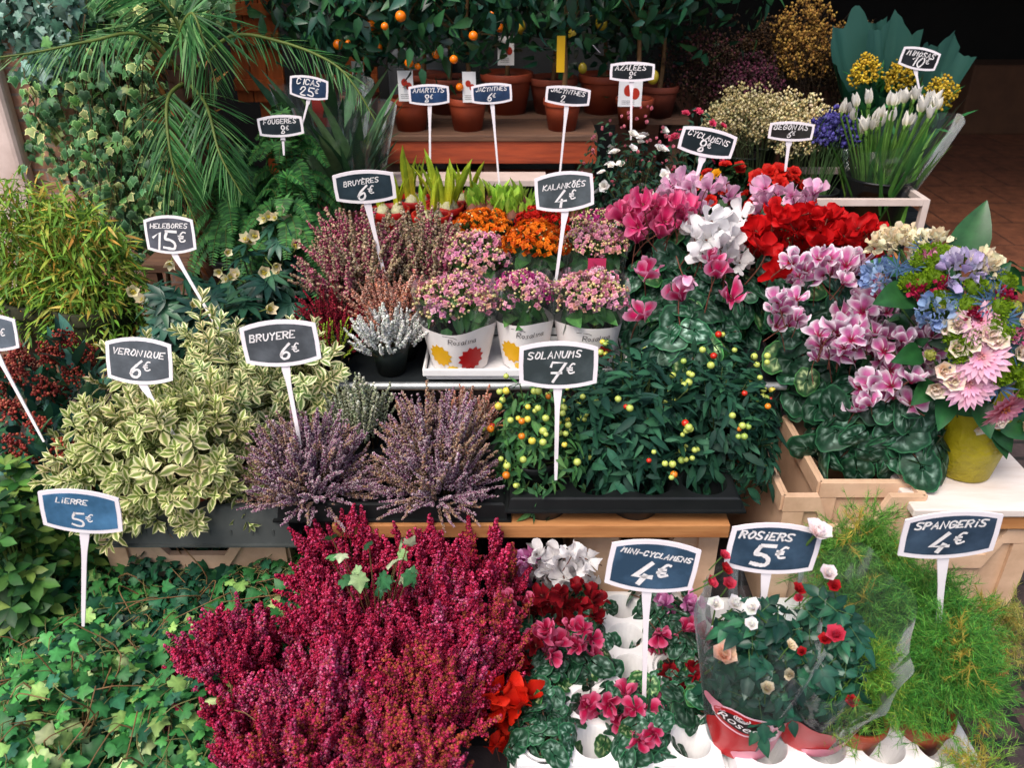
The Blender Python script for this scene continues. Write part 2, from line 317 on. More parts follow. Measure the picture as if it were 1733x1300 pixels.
# ---- heather: a spike is a stem set with small bells
def spike(rng, pal, n=70, side=0, rad=.07, bell=.03, needle="#3c5a32", tipc=None, base=.12):
    """unit-high flower spike along +Y"""
    m = MB(); nd = lin(needle); bend = rng.normal(0, .06, 2)
    ax = lambda t: np.stack([bend[0]*t*t*1.5, t, bend[1]*t*t*1.5], 1)
    tube(m, ax(np.linspace(-.25, .95, 5)), .012, .004, 3, lin("#5a4630"))
    def bells(P, D, k, sz):
        B = unit(D*.5 + rng.normal(0, .6, P.shape)); c = jit(rng, pal, len(P), .2)
        if tipc is not None: m.inst(OCT, frames(B, sz*rng.uniform(.45, .7, len(P)), rng, 3), P + B*sz*.9, jit(rng, np.array([lin(tipc)]), len(P), .1))
        m.inst(OCT, frames(B, sz*rng.uniform(.75, 1.2, len(P)), rng, 3), P, c)
    t = np.sort(rng.uniform(base, 1, n)); a = rng.uniform(0, 6.28, n); rr = rad*(1-.75*t**2.2)*rng.uniform(.5, 1, n)
    P = ax(t); P[:, 0] += rr*np.cos(a); P[:, 2] += rr*np.sin(a); D = np.stack([np.cos(a), np.full(n, .4), np.sin(a)], 1); bells(P, D, n, bell)
    for _ in range(side):
        t0 = rng.uniform(.1, .7); a0 = rng.uniform(0, 6.28); L = rng.uniform(.2, .38)*(1.1-t0); d = unit(np.array([np.cos(a0)*.65, .9, np.sin(a0)*.65])); q = ax(np.array([t0]))[0]
        k = max(6, int(n*.3)); s = rng.uniform(.1, 1, k); Pq = q + d*(s*L)[:, None] + rng.normal(0, rad*.38, (k, 3))*(1.1-.6*s)[:, None]; bells(Pq, np.tile(d, (k, 1)), k, bell)
    k = 26; t = rng.uniform(-.2, .45, k); a = rng.uniform(0, 6.28, k); P = ax(t); D = np.stack([np.cos(a), np.full(k, .9), np.sin(a)], 1)
    m.inst(leaf(.16, 1, 2), frames(D, .1, rng, 1), P, jit(rng, np.array([nd]), k))
    return m.mesh('flower_spike')
SPK = {}
def spikes(key):
    if key not in SPK:
        r = R(abs(hash(key)) % 1000 if False else sum(map(ord, key)))
        spec = {
            'red': dict(pal=cols("#aa1c44 #ba2850 #8e1236 #cc4c74 #981630"), n=150, side=6, rad=.085, bell=.0215, tipc=None),
            'redbrown': dict(pal=cols("#a8264c #9a4a2c #a8563a #843822 #b83458 #b02850"), n=140, side=6, rad=.085, bell=.021, needle="#5a5a2a"),
            'redblush': dict(pal=cols("#b02c5c #c04874 #a02050 #b04a50 #d07090"), n=150, side=6, rad=.085, bell=.021),
            'mauve': dict(pal=cols("#8c5a7c #7c4a66 #9c7088 #a98a90 #6c4058"), n=96, side=2, rad=.04, bell=.018, tipc="#c9b6bb", needle="#55603a"),
            'mauvetan': dict(pal=cols("#8c6a70 #a07a5c #8c6048 #96707c #a8886c"), n=96, side=2, rad=.04, bell=.018, tipc="#c4ab94", needle="#55603a"),
            'creamgreen': dict(pal=cols("#b9bda0 #a3ab88 #ccccb6 #8f9a76"), n=80, side=0, rad=.045, bell=.022, needle="#62734a"),
            'pinkpale': dict(pal=cols("#a24c66 #b86a7c #8e3a54 #b89a80 #c9ad94"), n=80, side=1, rad=.045, bell=.022, needle="#6a6240"),
            'cream': dict(pal=cols("#b8a487 #a38f70 #cbb99e #93805e #b08878"), n=80, side=1, rad=.05, bell=.023, needle="#6a6240"),
            'salmon': dict(pal=cols("#c08272 #b06a5a #cfa08c #b87a5a #d0a898"), n=80, side=2, rad=.06, bell=.026, needle="#6a6240"),
            'crimson': dict(pal=cols("#8e1c30 #a02840 #7a1424 #6a1a22"), n=80, side=1, rad=.045, bell=.022, needle="#4a4a28"),
            'lime': dict(pal=cols("#9cae2e #b2c23c #86a02a #7a9a34"), n=70, side=0, rad=.035, bell=.018, needle="#5c8a2c"),
            'white': dict(pal=cols("#e6e4df #f0eeec #d2d4cc #c5cabf"), n=54, side=1, rad=.055, bell=.032, needle="#4c7038", base=.3)}[key]
        SPK[key] = [spike(r, **spec) for _ in range(5)]
    return SPK[key]
def heather(label, pl, pr, pt, Y, zb, kinds, n=60, L=(.1, .15), fan_=1.0, group='heathers', potm=BLACKP, seed=1, lean=(0, -.15), fol="#42562e", depthf=.9, ph=.075, weights=None, drop=.5):
    rng = R(seed); loc, r, h = fit(pl, pr, pt, Y, zb); t = thing('heather_plant', label, 'heather', loc, group)
    pot(t, min(.052, r*.55), ph, potm)
    a = rng.uniform(0, 6.28, n); q = np.sqrt(rng.uniform(0.02, 1, n)); tip = np.stack([q*np.cos(a)*r*1.18, q*np.sin(a)*r*depthf, ph*.7 + (h-ph*.7)*(1-drop*q**3)*rng.uniform(.8, 1.02, n)], 1)
    tip[:, :2] += np.array(lean)*.1
    root = np.stack([q*np.cos(a)*.75*min(r, .05)/fan_, q*np.sin(a)*.75*min(r, .05)/fan_, np.full(n, ph*.6)], 1)
    D = unit(tip-root); Ls = np.minimum(rng.uniform(*L, n), np.linalg.norm(tip-root, axis=1)*.95); base = tip - D*Ls[:, None]
    D2 = unit(D*[1.25, 1.1, 1] + rng.normal(0, .16, D.shape) + [0, 0, .05]); M = frames(D2, Ls, rng, 3)
    kk = rng.choice(len(kinds), n, p=weights)
    for i in range(n):
        ms = spikes(kinds[kk[i]]); link('flower_spike', ms[int(rng.integers(5))], BELL, t, None, M4(M, base, i))
    m = MB()
    for i in range(n): tube(m, curve([root[i], root[i]*.4+base[i]*.6+[0, 0, .01], base[i]], 5), .0014, .001, 3, lin("#4a3a28"))
    k = n*26; i = rng.integers(n, size=k); s = rng.uniform(.15, 1.05, k)[:, None]; P = root[i]*(1-s)+base[i]*s + rng.normal(0, .006, (k, 3)); Dn = unit(D[i]+rng.normal(0, .55, (k, 3)))
    m.inst(leaf(.14, 1, 2), frames(Dn, rng.uniform(.009, .016, k), rng, 1), P, jit(rng, cols(fol+" #36502a #5a6a3a"), k))
    m.build('foliage', LEAFM, t); return t

# ---- cyclamen
def cyc_leaf(rng):
    nr, na = 9, 43; a = np.linspace(.09, 2*np.pi-.09, na); V, C = [(0, .02, 0)], [(1.25, 1.5, 1.2)]
    ph = rng.uniform(0, 6.28); g = lin("#173f2a"); sil = lin("#9dbcab"); edge = lin("#35704a"); amp = rng.uniform(.45, 1.0)
    for i in range(1, nr+1):
        q = i/nr
        for x in a:
            rr = q*(.52 - .1*math.cos(x)*0 + .16*math.exp(-(abs(x-math.pi)/.55)**2) + .10*math.exp(-((x-.5)/.5)**2) + .10*math.exp(-((x-5.78)/.5)**2))*(1+.03*math.sin(9*x+ph))
            th = x - math.pi/2; V.append((rr*math.cos(th), -.02 - rr*math.sin(th)*-1.0, .035*math.sin(3*x+ph)*q*q - .13*q*q + .05*abs(math.cos(x/2))*q))
            k = amp*math.exp(-((q-.62-.07*math.sin(7*x+ph)-.04*math.sin(17*x))/.10)**2)*min(1, max(0, .5+.8*math.sin(5.3*x+ph)*math.cos(2.1*x-ph))); c = (g*(1-k)+sil*k)*(1.2 if q < .3 else 1)
            if abs(math.sin(3.5*x)) < .13 and q < .6: c = c*.6 + sil*.4
            if q > .95: c = edge
            C.append(c/lin("#ffffff"))
    C[0] = g*1.3; F4 = [(1+i*na+j, 1+i*na+j+1, 1+(i+1)*na+j+1, 1+(i+1)*na+j) for i in range(nr-1) for j in range(na-1)]; F3 = [(0, 1+j, 2+j) for j in range(na-1)]
    V = np.array(V); V[:, 1] += .35
    return V, [np.array(F4), np.array(F3)], np.array(C)
_cl = [cyc_leaf(R(i)) for i in range(4)]
def cyc_petal(throat, body, edge, w=.62, n=8, c=7, rng=None, flare=.35):
    t = np.linspace(0, 1, n); s = np.linspace(-1, 1, c); T, S = np.meshgrid(t, s, indexing='ij')
    p = (.2 + .8*np.sin(np.pi*np.clip(t, 0, 1)*.5)**1.3)*np.sqrt(np.maximum(.03, 1-((t-.55)/.45).clip(0)**2.4)); X = S*p[:, None]*w/2
    ph = rng.uniform(0, 6.28); tw = rng.normal(0, .75); e = rng.uniform(.5, 1.25)*flare
    ang = np.cumsum(np.full(n, 1/(n-1))*1.0*(1.9*np.cos(np.linspace(0, 2.6, n))*.4 + .25)) ; bend = .12 + e*.75 + rng.normal(0, .25)*t*1.4 + .75*np.sin(t*3.1)*e - .35*t
    o = np.concatenate([[0], np.cumsum(np.sin(bend)[1:])/(n-1)])[:, None]; z = np.concatenate([[0], np.cumsum(np.cos(bend)[1:])/(n-1)])[:, None]
    cupd = .22*(S**2)*p[:, None]*w*np.sign(rng.normal(.4, 1)) + .05*np.sin(9*T+ph+3*S)*np.abs(S)**1.5
    out = .07 + o + cupd*np.cos(bend)[:, None]; Z = z - cupd*np.sin(bend)[:, None] + 0*S
    ca, sa = np.cos(tw*T), np.sin(tw*T); X, out = X*ca - (out-o-.07)*sa, out + X*sa*.9
    C = mixc(throat, body, (T-.12)/.30); C = mixc(C, edge, (np.abs(S)**2*.85 + T**3*.85 - .28)*1.7)
    return np.stack([X, out, Z], -1).reshape(-1, 3), grid_faces(n, c), C.reshape(-1, 3)
def cyc_flower(rng, pal, flare=.35, stem=1.6):
    th, bo, ed = cols(pal); m = MB(); a0 = rng.uniform(0, 6.28); n = 5
    for k in range(n):
        V, F, C = cyc_petal(th, bo, ed, rng.uniform(.72, 1.0), rng=rng, flare=flare); a = a0 + k*2*np.pi/n + rng.normal(0, .12); ca, sa = math.cos(a), math.sin(a)
        Q = V*rng.uniform(.88, 1.1); m.add(np.stack([Q[:, 0]*ca - Q[:, 1]*sa, Q[:, 0]*sa + Q[:, 1]*ca, Q[:, 2]], 1), F, C*rng.uniform(.9, 1.06))
    lathe(m, [(.0, -.1), (.09, -.07), (.14, .0), (.12, .08), (.05, .12)], 8, th*.8)
    d = rng.normal(0, .25, 2); tube(m, curve([(0, 0, .1), (.06+d[0]*.2, d[1]*.2, .16), (.15+d[0], d[1], -.5), (.1+d[0]*1.6, d[1]*1.6, -stem)], 8), .03, .035, 5, lin("#7a4a3c"))
    return m.mesh('flower')
CYCPAL = {'pink': "#8e0c40 #cc2464 #eaa0c0", 'white': "#e8e6e4 #f3f0f0 #f8f6f6", 'red': "#8a0508 #c00c10 #cc1418", 'light': "#b85088 #e0a0c4 #efc8dc", 'picotee': "#9c0c44 #c868a0 #f7eaf2",
          'magenta': "#a01048 #d03070 #e878a0", 'darkred': "#4a0810 #7a0c1a #94141f", 'orangered': "#a80804 #d01c0c #da2a14", 'cerise': "#8a0c38 #b8184a #dc6c90", 'orchid': "#b04090 #d878b4 #e8a4d0"}
_cf = {}
def cycf(key, mini=False):
    k = (key, mini)
    if k not in _cf: _cf[k] = [cyc_flower(R(31*i+len(key)), CYCPAL[key], .42 if mini else {'white': .6, 'red': .65, 'picotee': .6}.get(key, .5)) for i in range(5)]
    return _cf[k]
def cyclamen(label, loc, r, h, flowers, fs=.05, leafs=.055, nleaf=90, seed=1, potm=BLACKP, mini=False, group='cyclamens', ph=.09, fol_h=None, flat_=.85, name='cyclamen_plant', lo=-.25):
    """flowers: list of (colour key, points in world space)"""
    rng = R(seed); t = thing(name, label, 'cyclamen', loc, group); loc = np.array(loc); pot(t, min(r*.62, .075), ph, potm)
    fh = h if fol_h is None else fol_h; m = MB(); n = nleaf; P, u = dome(rng, n, (r, r*flat_, fh-ph*.7), lo, (.45, 1.0), .14, ph*.8)
    N = unit(u + rng.normal(0, .45, u.shape) + [0, -.25, .35]); D = tangent(rng, N, .75, .55); s = leafs*rng.uniform(.65, 1.15, n); Mx = frames(D, s, rng, .15, N)
    tint = np.clip(np.ones((n, 3))*(1+rng.normal(0, .25, (n, 1)))*np.where(rng.random((n, 1)) < .12, [[1.7, 1.4, .8]], [[1, 1, 1]]), .45, 2.2)
    for j in range(4): i = np.arange(j, n, 4); m.inst(_cl[j], Mx[i], P[i], tint[i])
    for i in range(0, n, 2): tube(m, curve([P[i], P[i]*.6+[0, 0, ph*.4], (P[i][0]*.15, P[i][1]*.15, ph*.8)], 5), .0016, .002, 4, lin("#6a4a3a"))
    m.build('foliage', CYCL, t)
    for key, pts in flowers:
        pts = np.asarray(pts) - loc - [0, 0, fs*.55]; k = len(pts); out = unit(pts*[1, 1, 0] + 1e-6); D = unit(rng.normal(0, .34, (k, 3)) + out*.3 + [0, -.22, 1]); sz = fs*rng.uniform(.82, 1.15, k)
        Mx = facing(D, sz, rng); scatter('flower', cycf(key, mini), PETAL, t, Mx, pts, rng)
    return t
def patch(rng, poly, Y, n, jy=.03, jz=.0):
    """n scattered points whose picture positions fall in a box or polygon hull (l, t, r, b), around distance Y (front to back)"""
    l, tp, rr, b = poly; out = []
    for i in range(n):
        gx = (i % max(1, round(math.sqrt(n*(rr-l)/max(1, b-tp)))))
        x = rng.uniform(l, rr); y = rng.uniform(tp, b); k = (b-y)/max(1, b-tp); y0, y1 = Y if isinstance(Y, tuple) else (Y, Y)
        out.append(W(x, y, Y=y0+(y1-y0)*k+rng.normal(0, jy)))
    P = np.array(out)
    for _ in range(20):                                   # push apart
        d = P[:, None]-P[None]; q = np.linalg.norm(d, axis=2)+1e-6; f = np.clip(.036-q, 0, 1)/q*.25; np.fill_diagonal(f, 0); P = P + (d*f[..., None]).sum(1)
    return P

# ---- generic leafy bush, returned as one foliage part
def bush(rng, n, Rr, T, size, pal, face='shingle', zc=0., lo=-.1, shell=(.6, 1), lump=.18, droop=.6, roll=.35, w=None, jitter=.18):
    m = MB(); P, u = dome(rng, n, Rr, lo, shell, lump, zc); s = size*rng.uniform(.65, 1.2, n); tint = jit(rng, pal, n, jitter, w)
    if face == 'shingle': N = unit(u + rng.normal(0, .35, u.shape) + [0, 0, .3]); M = frames(tangent(rng, N, droop, .7), s, rng, .2, N)
    else: D = unit(u*.9 + rng.normal(0, .45, u.shape) + [0, 0, -droop*.5]); M = frames(D, s, rng, roll)
    Ts = T if isinstance(T, list) else [T]
    for j, tt in enumerate(Ts): i = np.arange(j, n, len(Ts)); m.inst(tt, M[i], P[i], tint[i])
    return m, P, u
# ------------------------------------------------------------------ hand lettering
GL = {'A': '00 39 60|13 53', 'B': '00 09|09 49 57 45 05|45 63 50 00', 'C': '~67 49 19 06 03 10 40 62', 'D': '00 09 39 66 63 30 00', 'E': '69 09 00 60|04 44', 'F': '69 09 00|04 44', 'G': '~67 49 19 06 03 10 40 62 64|34 64',
 'H': '09 00|69 60|04 64', 'I': '30 39', 'J': '59 52 30 10 02', 'K': '09 00|69 04 60', 'L': '09 00 50', 'M': '00 19 35 59 60', 'N': '00 09 60 69', 'O': '~39 16 03 20 40 63 66 49 29', 'P': '00 09 49 67 55 04',
 'Q': '~39 16 03 20 40 63 66 49 29|42 70', 'R': '00 09 49 67 55 04|25 60', 'S': '~68 49 19 07 15 44 62 50 20 01', 'T': '09 69|39 30', 'U': '~09 03 20 40 63 69', 'V': '09 30 69', 'Y': '09 35 69|35 30', 'Z': '09 69 00 60',
 'i': '20 26|29 29', '-': '04 44', '1': '06 39 30', '2': '~06 19 49 57 34 00 60', '4': '49 03 63|44 30', '5': '69 19|~19 05 35 63 60 30 01', '6': '~59 26 03 10 40 52 44 24 02', '7': '07 09 69 20|14 54', '8': '~34 06 19 49 56 34 11 10 40 51 34',
 '0': '~39 16 03 20 40 63 66 49 29', '9': '~55 24 06 19 49 56 40 10', '3': '~08 29 57 35 62 30 01', '€': '~68 49 26 13 20 40 61|05 45|03 43', "'": '39 27', '´': '', '`': '',
 'a': '~45 15 02 10 30 44|45 41 50', 'o': '~25 04 02 20 42 44 25', 's': '~45 25 14 32 30 00', 'l': '08 01 10', 'n': '05 00|~03 25 44 40', 'e': '~03 43 45 15 02 10 40'}
def glyphs(word, shear=.12, slack=0., rng=None, gap=2.7):
    """list of polylines with unit = cap height"""
    out, x = [], 0.
    for ch in word:
        if ch == ' ': x += 4; continue
        if ch == 'i': x -= .6
        acc = None
        if ch in 'ÈÉÕ': acc = ch; ch = {'È': 'E', 'É': 'E', 'Õ': 'O'}[ch]
        wmax = 0
        for st in GL[ch].split('|'):
            if not st: continue
            sm = st[0] == '~'; P = np.array([(int(q[0]), int(q[1])) for q in st.lstrip('~').split()], float); wmax = max(wmax, P[:, 0].max())
            if rng is not None: P += rng.normal(0, .22, P.shape)
            if sm:
                for _ in range(2): Q = [P[0]]; [Q.extend([a*.75+b*.25, a*.25+b*.75]) for a, b in zip(P[:-1], P[1:])]; Q.append(P[-1]); P = np.array(Q)
            P = P + [x, 0]; out.append(P)
        if acc: A = {'È': [(1, 11.6), (3, 10.3)], 'É': [(2, 10.3), (4, 11.8)], 'Õ': [(1, 10.4), (2.4, 11.2), (3.6, 10.6), (5, 11.4)]}[acc]; out.append(np.array(A, float)+[x, 0])
        x += max(wmax, 1.4) + gap + (1.2 if ch == 'i' else 0)
    x -= gap
    return [np.stack([(p[:, 0]+p[:, 1]*shear)/9, p[:, 1]/9], 1) for p in out], x/9
def ribbon(mb, P, wd, z, c=(1, 1, 1), mapf=None, rng=None):
    P = np.asarray(P, float); n = len(P); T = unit(np.gradient(P, axis=0)) if n > 1 else np.array([[1, 0]])
    P = P.copy(); P[0] -= T[0]*wd*.35; P[-1] += T[-1]*wd*.35
    Nn = np.stack([-T[:, 1], T[:, 0]], 1); k = np.ones(n) if rng is None else rng.uniform(.8, 1.15, n)
    if n > 2:
        cs = (T[1:-1]*unit(P[2:]-P[1:-1])).sum(1); k[1:-1] /= np.clip(cs, .72, 1)
    A, B = P + Nn*(wd/2*k)[:, None], P - Nn*(wd/2*k)[:, None]; V2 = np.vstack([A, B])
    V = np.stack([V2[:, 0], V2[:, 1], np.full(2*n, z)], 1) if mapf is None else np.array([mapf(x, y, z) for x, y in V2])
    i = np.arange(n-1); mb.add(V, np.stack([i+n, i+n+1, i+1, i], 1), c)
def barrel(w, h, k=.09, n=9):
    """plaque outline with bowed top and bottom edges"""
    b = h*k*1.35; x = np.linspace(-1, 1, n); top = np.stack([x*w/2*.985, h/2 - b*x*x], 1); bot = np.stack([x[::-1]*w/2*.985, -h/2 + b*x[::-1]**2], 1)
    mid = np.array([[w/2, 0]]); return np.vstack([top, mid, bot, -mid])
def plate(mb, poly, z0, z1, c=(1, 1, 1)):
    P = np.asarray(poly); n = len(P); V = np.vstack([np.c_[P, np.full(n, z0)], np.c_[P, np.full(n, z1)]]); i = np.arange(n); j = (i+1) % n
    mb.add(V, [np.stack([j, i, i+n, j+n], 1)], c); ce = P.mean(0)
    mb.add(np.vstack([np.c_[P, np.full(n, z1)], [[*ce, z1]]]), np.stack([j, i, np.full(n, n)], 1), c)
    mb.add(np.vstack([np.c_[P, np.full(n, z0)], [[*ce, z0]]]), np.stack([i, j, np.full(n, n)], 1), c)
_chalk = {}
def slate(c):
    if c not in _chalk: _chalk[c] = pmat("slate_panel", lin(c), lin(c)*2.3+.02, .4, 13, (1, 1, 1), lo=.44, hi=.78, spec=.5)
    return _chalk[c]
def price_sign(label, word, price, cx, cy, wpx, hpx, roll, base, Y, lean=0., slate_c="#27323c", name_w=.78, pr=(0, -.16, .44), nm=(0, .24), Yb=None, seed=1, euro=True, yaw=0., nroll=0., sw=.2, thick=1., nshear=.25, prgap=2.3):
    """board centred at picture point (cx, cy), stake ending at picture point base; lean tips the top away from the viewer (degrees)"""
    rng = R(seed+500); C = W(cx, cy, Y=Y); l = math.radians(lean); ya = math.radians(yaw)
    X0 = np.array([math.cos(ya), math.sin(ya), 0]); N = np.array([math.sin(ya)*math.cos(l), -math.cos(ya)*math.cos(l), math.sin(l)]); V0 = np.cross(N, X0); r = math.radians(roll)
    U, V = X0*math.cos(r)+V0*math.sin(r), V0*math.cos(r)-X0*math.sin(r)
    pix = lambda p: np.array([866.5+FOC*p[0]/depth(p), 650-FOC*(p[1]*SP+(p[2]-CAM_H)*CP)/depth(p)])
    e = .01; w = wpx*2*e/np.linalg.norm(pix(C+U*e)-pix(C-U*e)); h = hpx*2*e/np.linalg.norm(pix(C+V*e)-pix(C-V*e))
    d = W(base[0], base[1], Y=1.0)-np.array([0, 0, CAM_H]); o = np.array([0, 0, CAM_H]); B = o + d*(np.dot(C-o, N)/np.dot(d, N))
    t = thing('price_sign', label, 'price sign', B, 'chalkboard price signs'); L = C - B
    to3 = lambda mb: mb
    Mx = np.stack([U, V, N], 1)                            # local x,y,z of the board
    def place(mb): mb.v = [v@Mx.T + L for v in mb.v]; return mb
    m = MB(); plate(m, barrel(w, h), -.0012, .0012); bevel(place(m).build('board', SIGNW, t, smooth=False), .0008, 1)
    s = np.array([np.dot(B-C, U), np.dot(B-C, V)]); a = np.array([0, -h*.46]); ax = s-a; Ln = np.linalg.norm(ax); ax /= Ln; nn = np.array([-ax[1], ax[0]])
    prof = [(0, .5), (.012/Ln*1, .5), (.22, .32), (.34, .27), (.95, .22), (1.0, .20), (1.10, .16)]
    pts = [a + ax*q*Ln + nn*sw*w*k*.5 for q, k in prof] + [a + ax*q*Ln - nn*sw*w*k*.5 for q, k in prof[::-1]]
    m = MB(); P = np.array(pts)[::-1]
    k = len(prof); Vf = np.vstack([np.c_[pts, np.full(2*k, -.0036)], np.c_[pts, np.full(2*k, -.0014)]]); Fq = []
    for i in range(k-1): Fq += [(i, i+1, 2*k-2-i, 2*k-1-i)[::-1], (2*k+i, 2*k+i+1, 4*k-2-i, 4*k-1-i), (i, i+1, 2*k+i+1, 2*k+i), (2*k-1-i, 2*k-2-i, 4*k-2-i, 4*k-1-i)[::-1]]
    m.add(Vf, np.array(Fq)); place(m).build('stake', SIGNW, t, smooth=False)
    m = MB(); f = .055*w; plate(m, barrel(w-2*f, h-2*f), .0008, .0016); place(m).build('panel', slate(slate_c), t, smooth=False)
    m = MB(); ww, hh = w-2*f, h-2*f
    if word:
        g, gw = glyphs(word, nshear, rng=rng); k = name_w*ww/gw; k = min(k, hh*.34); nr = math.radians(nroll); cr, sr = math.cos(nr), math.sin(nr)
        for p in g: q = (p-[gw/2+.1, .5])*k; q = np.c_[q[:, 0]*cr-q[:, 1]*sr, q[:, 0]*sr+q[:, 1]*cr] + [nm[0]*ww, nm[1]*hh]; ribbon(m, q, k*.2*thick, .0019, rng=rng)
    if price:
        dg = price.replace('€', ''); k = pr[2]*hh; g, gw = glyphs(dg, .18, rng=rng, gap=prgap); eg, ew = glyphs('€', .1, rng=rng) if '€' in price else ([], 0); tw = gw + (.25+ew*.55 if ew else 0)
        for p in g: ribbon(m, (p-[tw/2, .5])*k + [pr[0]*ww, pr[1]*hh], k*.15*thick, .0019, rng=rng)
        for p in eg: ribbon(m, (p*.58+[gw+.25-tw/2, -.08])*k + [pr[0]*ww, pr[1]*hh], k*.085*thick, .0019, rng=rng)
    if m.n: place(m).build('lettering', CHALK, t, smooth=False)
    return t

# ------------------------------------------------------------------ trays, crates
def cell_tray(name, parent, nx, ny, cw, ch, r, top, deep, mat, skirt=.03, rb=.8, n=24, th=0.):
    """pot-carrying tray: a plate with round cups sunk into it and a skirt round its edge; x centred, y from 0 backward"""
    m = MB(); a = np.linspace(0, 2*np.pi, n, endpoint=False); ca, sa = np.cos(a), np.sin(a); q = 1/np.maximum(np.abs(ca), np.abs(sa)); j = np.arange(n); j2 = (j+1) % n
    for ix in range(nx):
        for iy in range(ny):
            cx, cy = (ix-(nx-1)/2)*cw, (iy+.5)*ch
            rings = [np.c_[cx+ca*q*cw/2, cy+sa*q*ch/2, np.full(n, top)], np.c_[cx+ca*r*1.04, cy+sa*r*1.04, np.full(n, top)], np.c_[cx+ca*r, cy+sa*r, np.full(n, top-.004)], np.c_[cx+ca*r*rb, cy+sa*r*rb, np.full(n, top-deep)], np.c_[[cx]*n, [cy]*n, np.full(n, top-deep-.001)]]
            F = [np.stack([k*n+j, k*n+j2, (k+1)*n+j2, (k+1)*n+j], 1) for k in range(4)]; m.add(np.vstack(rings), [np.vstack(F)])
    x, y, s = nx*cw/2, ny*ch, skirt*.16
    ring = lambda e, z: np.array([(-x-e, -e, z), (x+e, -e, z), (x+e, y+e, z), (-x-e, y+e, z)])
    V = np.vstack([ring(0, top), ring(.005, top-.002), ring(s+.005, top-skirt), ring(s+.012, top-skirt), ring(s+.012, top-skirt-.004)])
    F = [(k*4+i, k*4+(i+1) % 4, (k+1)*4+(i+1) % 4, (k+1)*4+i) for k in range(4) for i in range(4)]; m.add(V, np.array(F)[:, ::-1])
    return m.build(name, mat, parent, smooth=False)
def crate(label, loc, w, d, h, rz=0, dip=.32, group='beige plastic crates', front=True):
    t = thing('plastic_crate', label, 'crate', loc, group, rz); x = w/2; th = .006; b = h*.36
    def wall(notch): return [(-x, 0), (x, 0), (x, h), (x*.52, h), (x*.30, h-b*notch), (-x*.30, h-b*notch), (-x*.52, h), (-x, h)]
    for nm, y0 in (('front_wall', 0), ('back_wall', d-th)):
        m = MB(); slab(m, wall(dip*2), y0, y0+th); o = m.build(nm, BEIGE, t, smooth=False)
        lip = MB(); Pp = [(-x-.004, h), (-x*.52, h), (-x*.30, h-b*dip*2), (x*.30, h-b*dip*2), (x*.52, h), (x+.004, h)]
        low = [(px, pz-.034) for px, pz in Pp]; yo = y0-.009 if y0 == 0 else y0+th+.0005
        for (a0, a1), (b0, b1) in zip(zip(Pp[:-1], Pp[1:]), zip(low[:-1], low[1:])): slab(lip, [b0, b1, a1, a0], yo, yo+.0085)
        link('rim', lip.mesh('rim', False), BEIGE, o)
        if y0 == 0:
            rb = MB()
            for k in (-.86, .86): box(rb, (k*x-.02, -.0085, 0), (k*x+.02, -.0005, h-.036))
            box(rb, (-x*.8, -.0085, .0), (x*.8, -.0005, .02)); link('rib', rb.mesh('rib', False), BEIGE, o)
    for s in (-1, 1):
        m = MB(); box(m, (s*x-(th if s > 0 else 0), th, 0), (s*x+(0 if s > 0 else th), d-th, h)); o = m.build('side_wall', BEIGE, t, smooth=False)
        lp = MB(); box(lp, (s*x+(.0005 if s > 0 else -.0085), -.004, h-.034), (s*x+(.0085 if s > 0 else -.0005), d+.004, h)); link('rim', lp.mesh('rim', False), BEIGE, o)
    m = MB(); box(m, (-x+th, th, .004), (x-th, d-th, .01)); m.build('floor_panel', BEIGE, t, smooth=False); return t

# ------------------------------------------------------------------ kalanchoe
def kal_cluster(rng, pal, openf, budc="#dccf92"):
    m = MB(); n = 26; P, u = dome(rng, n, (.022, .022, .015), .05, (.75, 1.05), .1); isf = rng.random(n) < openf
    pt = (np.array([(0, 0, 0), (.5, .42, .08), (.0, 1.0, -.05), (-.5, .42, .08)], float), np.array([(0, 1, 2, 3)]), np.array([(.75, .6, .5), (1, 1, 1), (1.12, 1.12, 1.12), (1, 1, 1)]))
    k = np.where(isf)[0]; tint = jit(rng, pal, n, .14)
    for q in range(4):
        X = np.cross(u[k], [.3, .9, .2]); X = unit(X); Yd = np.cross(u[k], X); aa = q*np.pi/2 + .3
        D = X*math.cos(aa)+Yd*math.sin(aa) + u[k]*.25
        m.inst(pt, frames(D, .0075, None, 0, u[k]), P[k]+u[k]*.003, tint[k])
        m.inst(pt, frames(D*.6+X*math.cos(aa+.8)*.6+Yd*math.sin(aa+.8)*.6+u[k]*.8, .0048, None, 0, u[k]), P[k]+u[k]*.004, tint[k]*.95)
    b = np.where(~isf)[0]
    bp = np.vstack([np.array([lin(budc)]), pal*.9+.05]); m.inst(BALL1, frames(u[b], rng.uniform(.0028, .0042, len(b)), None, 0, (.2, .9, .1), sx=.75, sz=.75), P[b]+u[b]*.003, jit(rng, bp, len(b), .12, [.6]+[.4/len(pal)]*len(pal)))
    for i in range(0, n, 2): tube(m, [P[i], P[i]*.3-[0, 0, .012]], .0008, .001, 3, lin("#5f7a3c"))
    tube(m, [(0, 0, -.004), (0, 0, -.04)], .0016, .002, 4, lin("#4f6a34")); return m.mesh('flower_cluster')
KP = {'pink': ("#e2a0bc #d488ac #eab4c8", .5), 'pinkbud': ("#e0a4b0 #e2b09c #d890ac", .33), 'orange': ("#dd6a10 #e07a18 #cc5408", .92), 'red': ("#c01810 #d02418 #b01008", .92), 'magenta': ("#c23c90 #b02c80 #d060a4", .6)}
_kc = {}
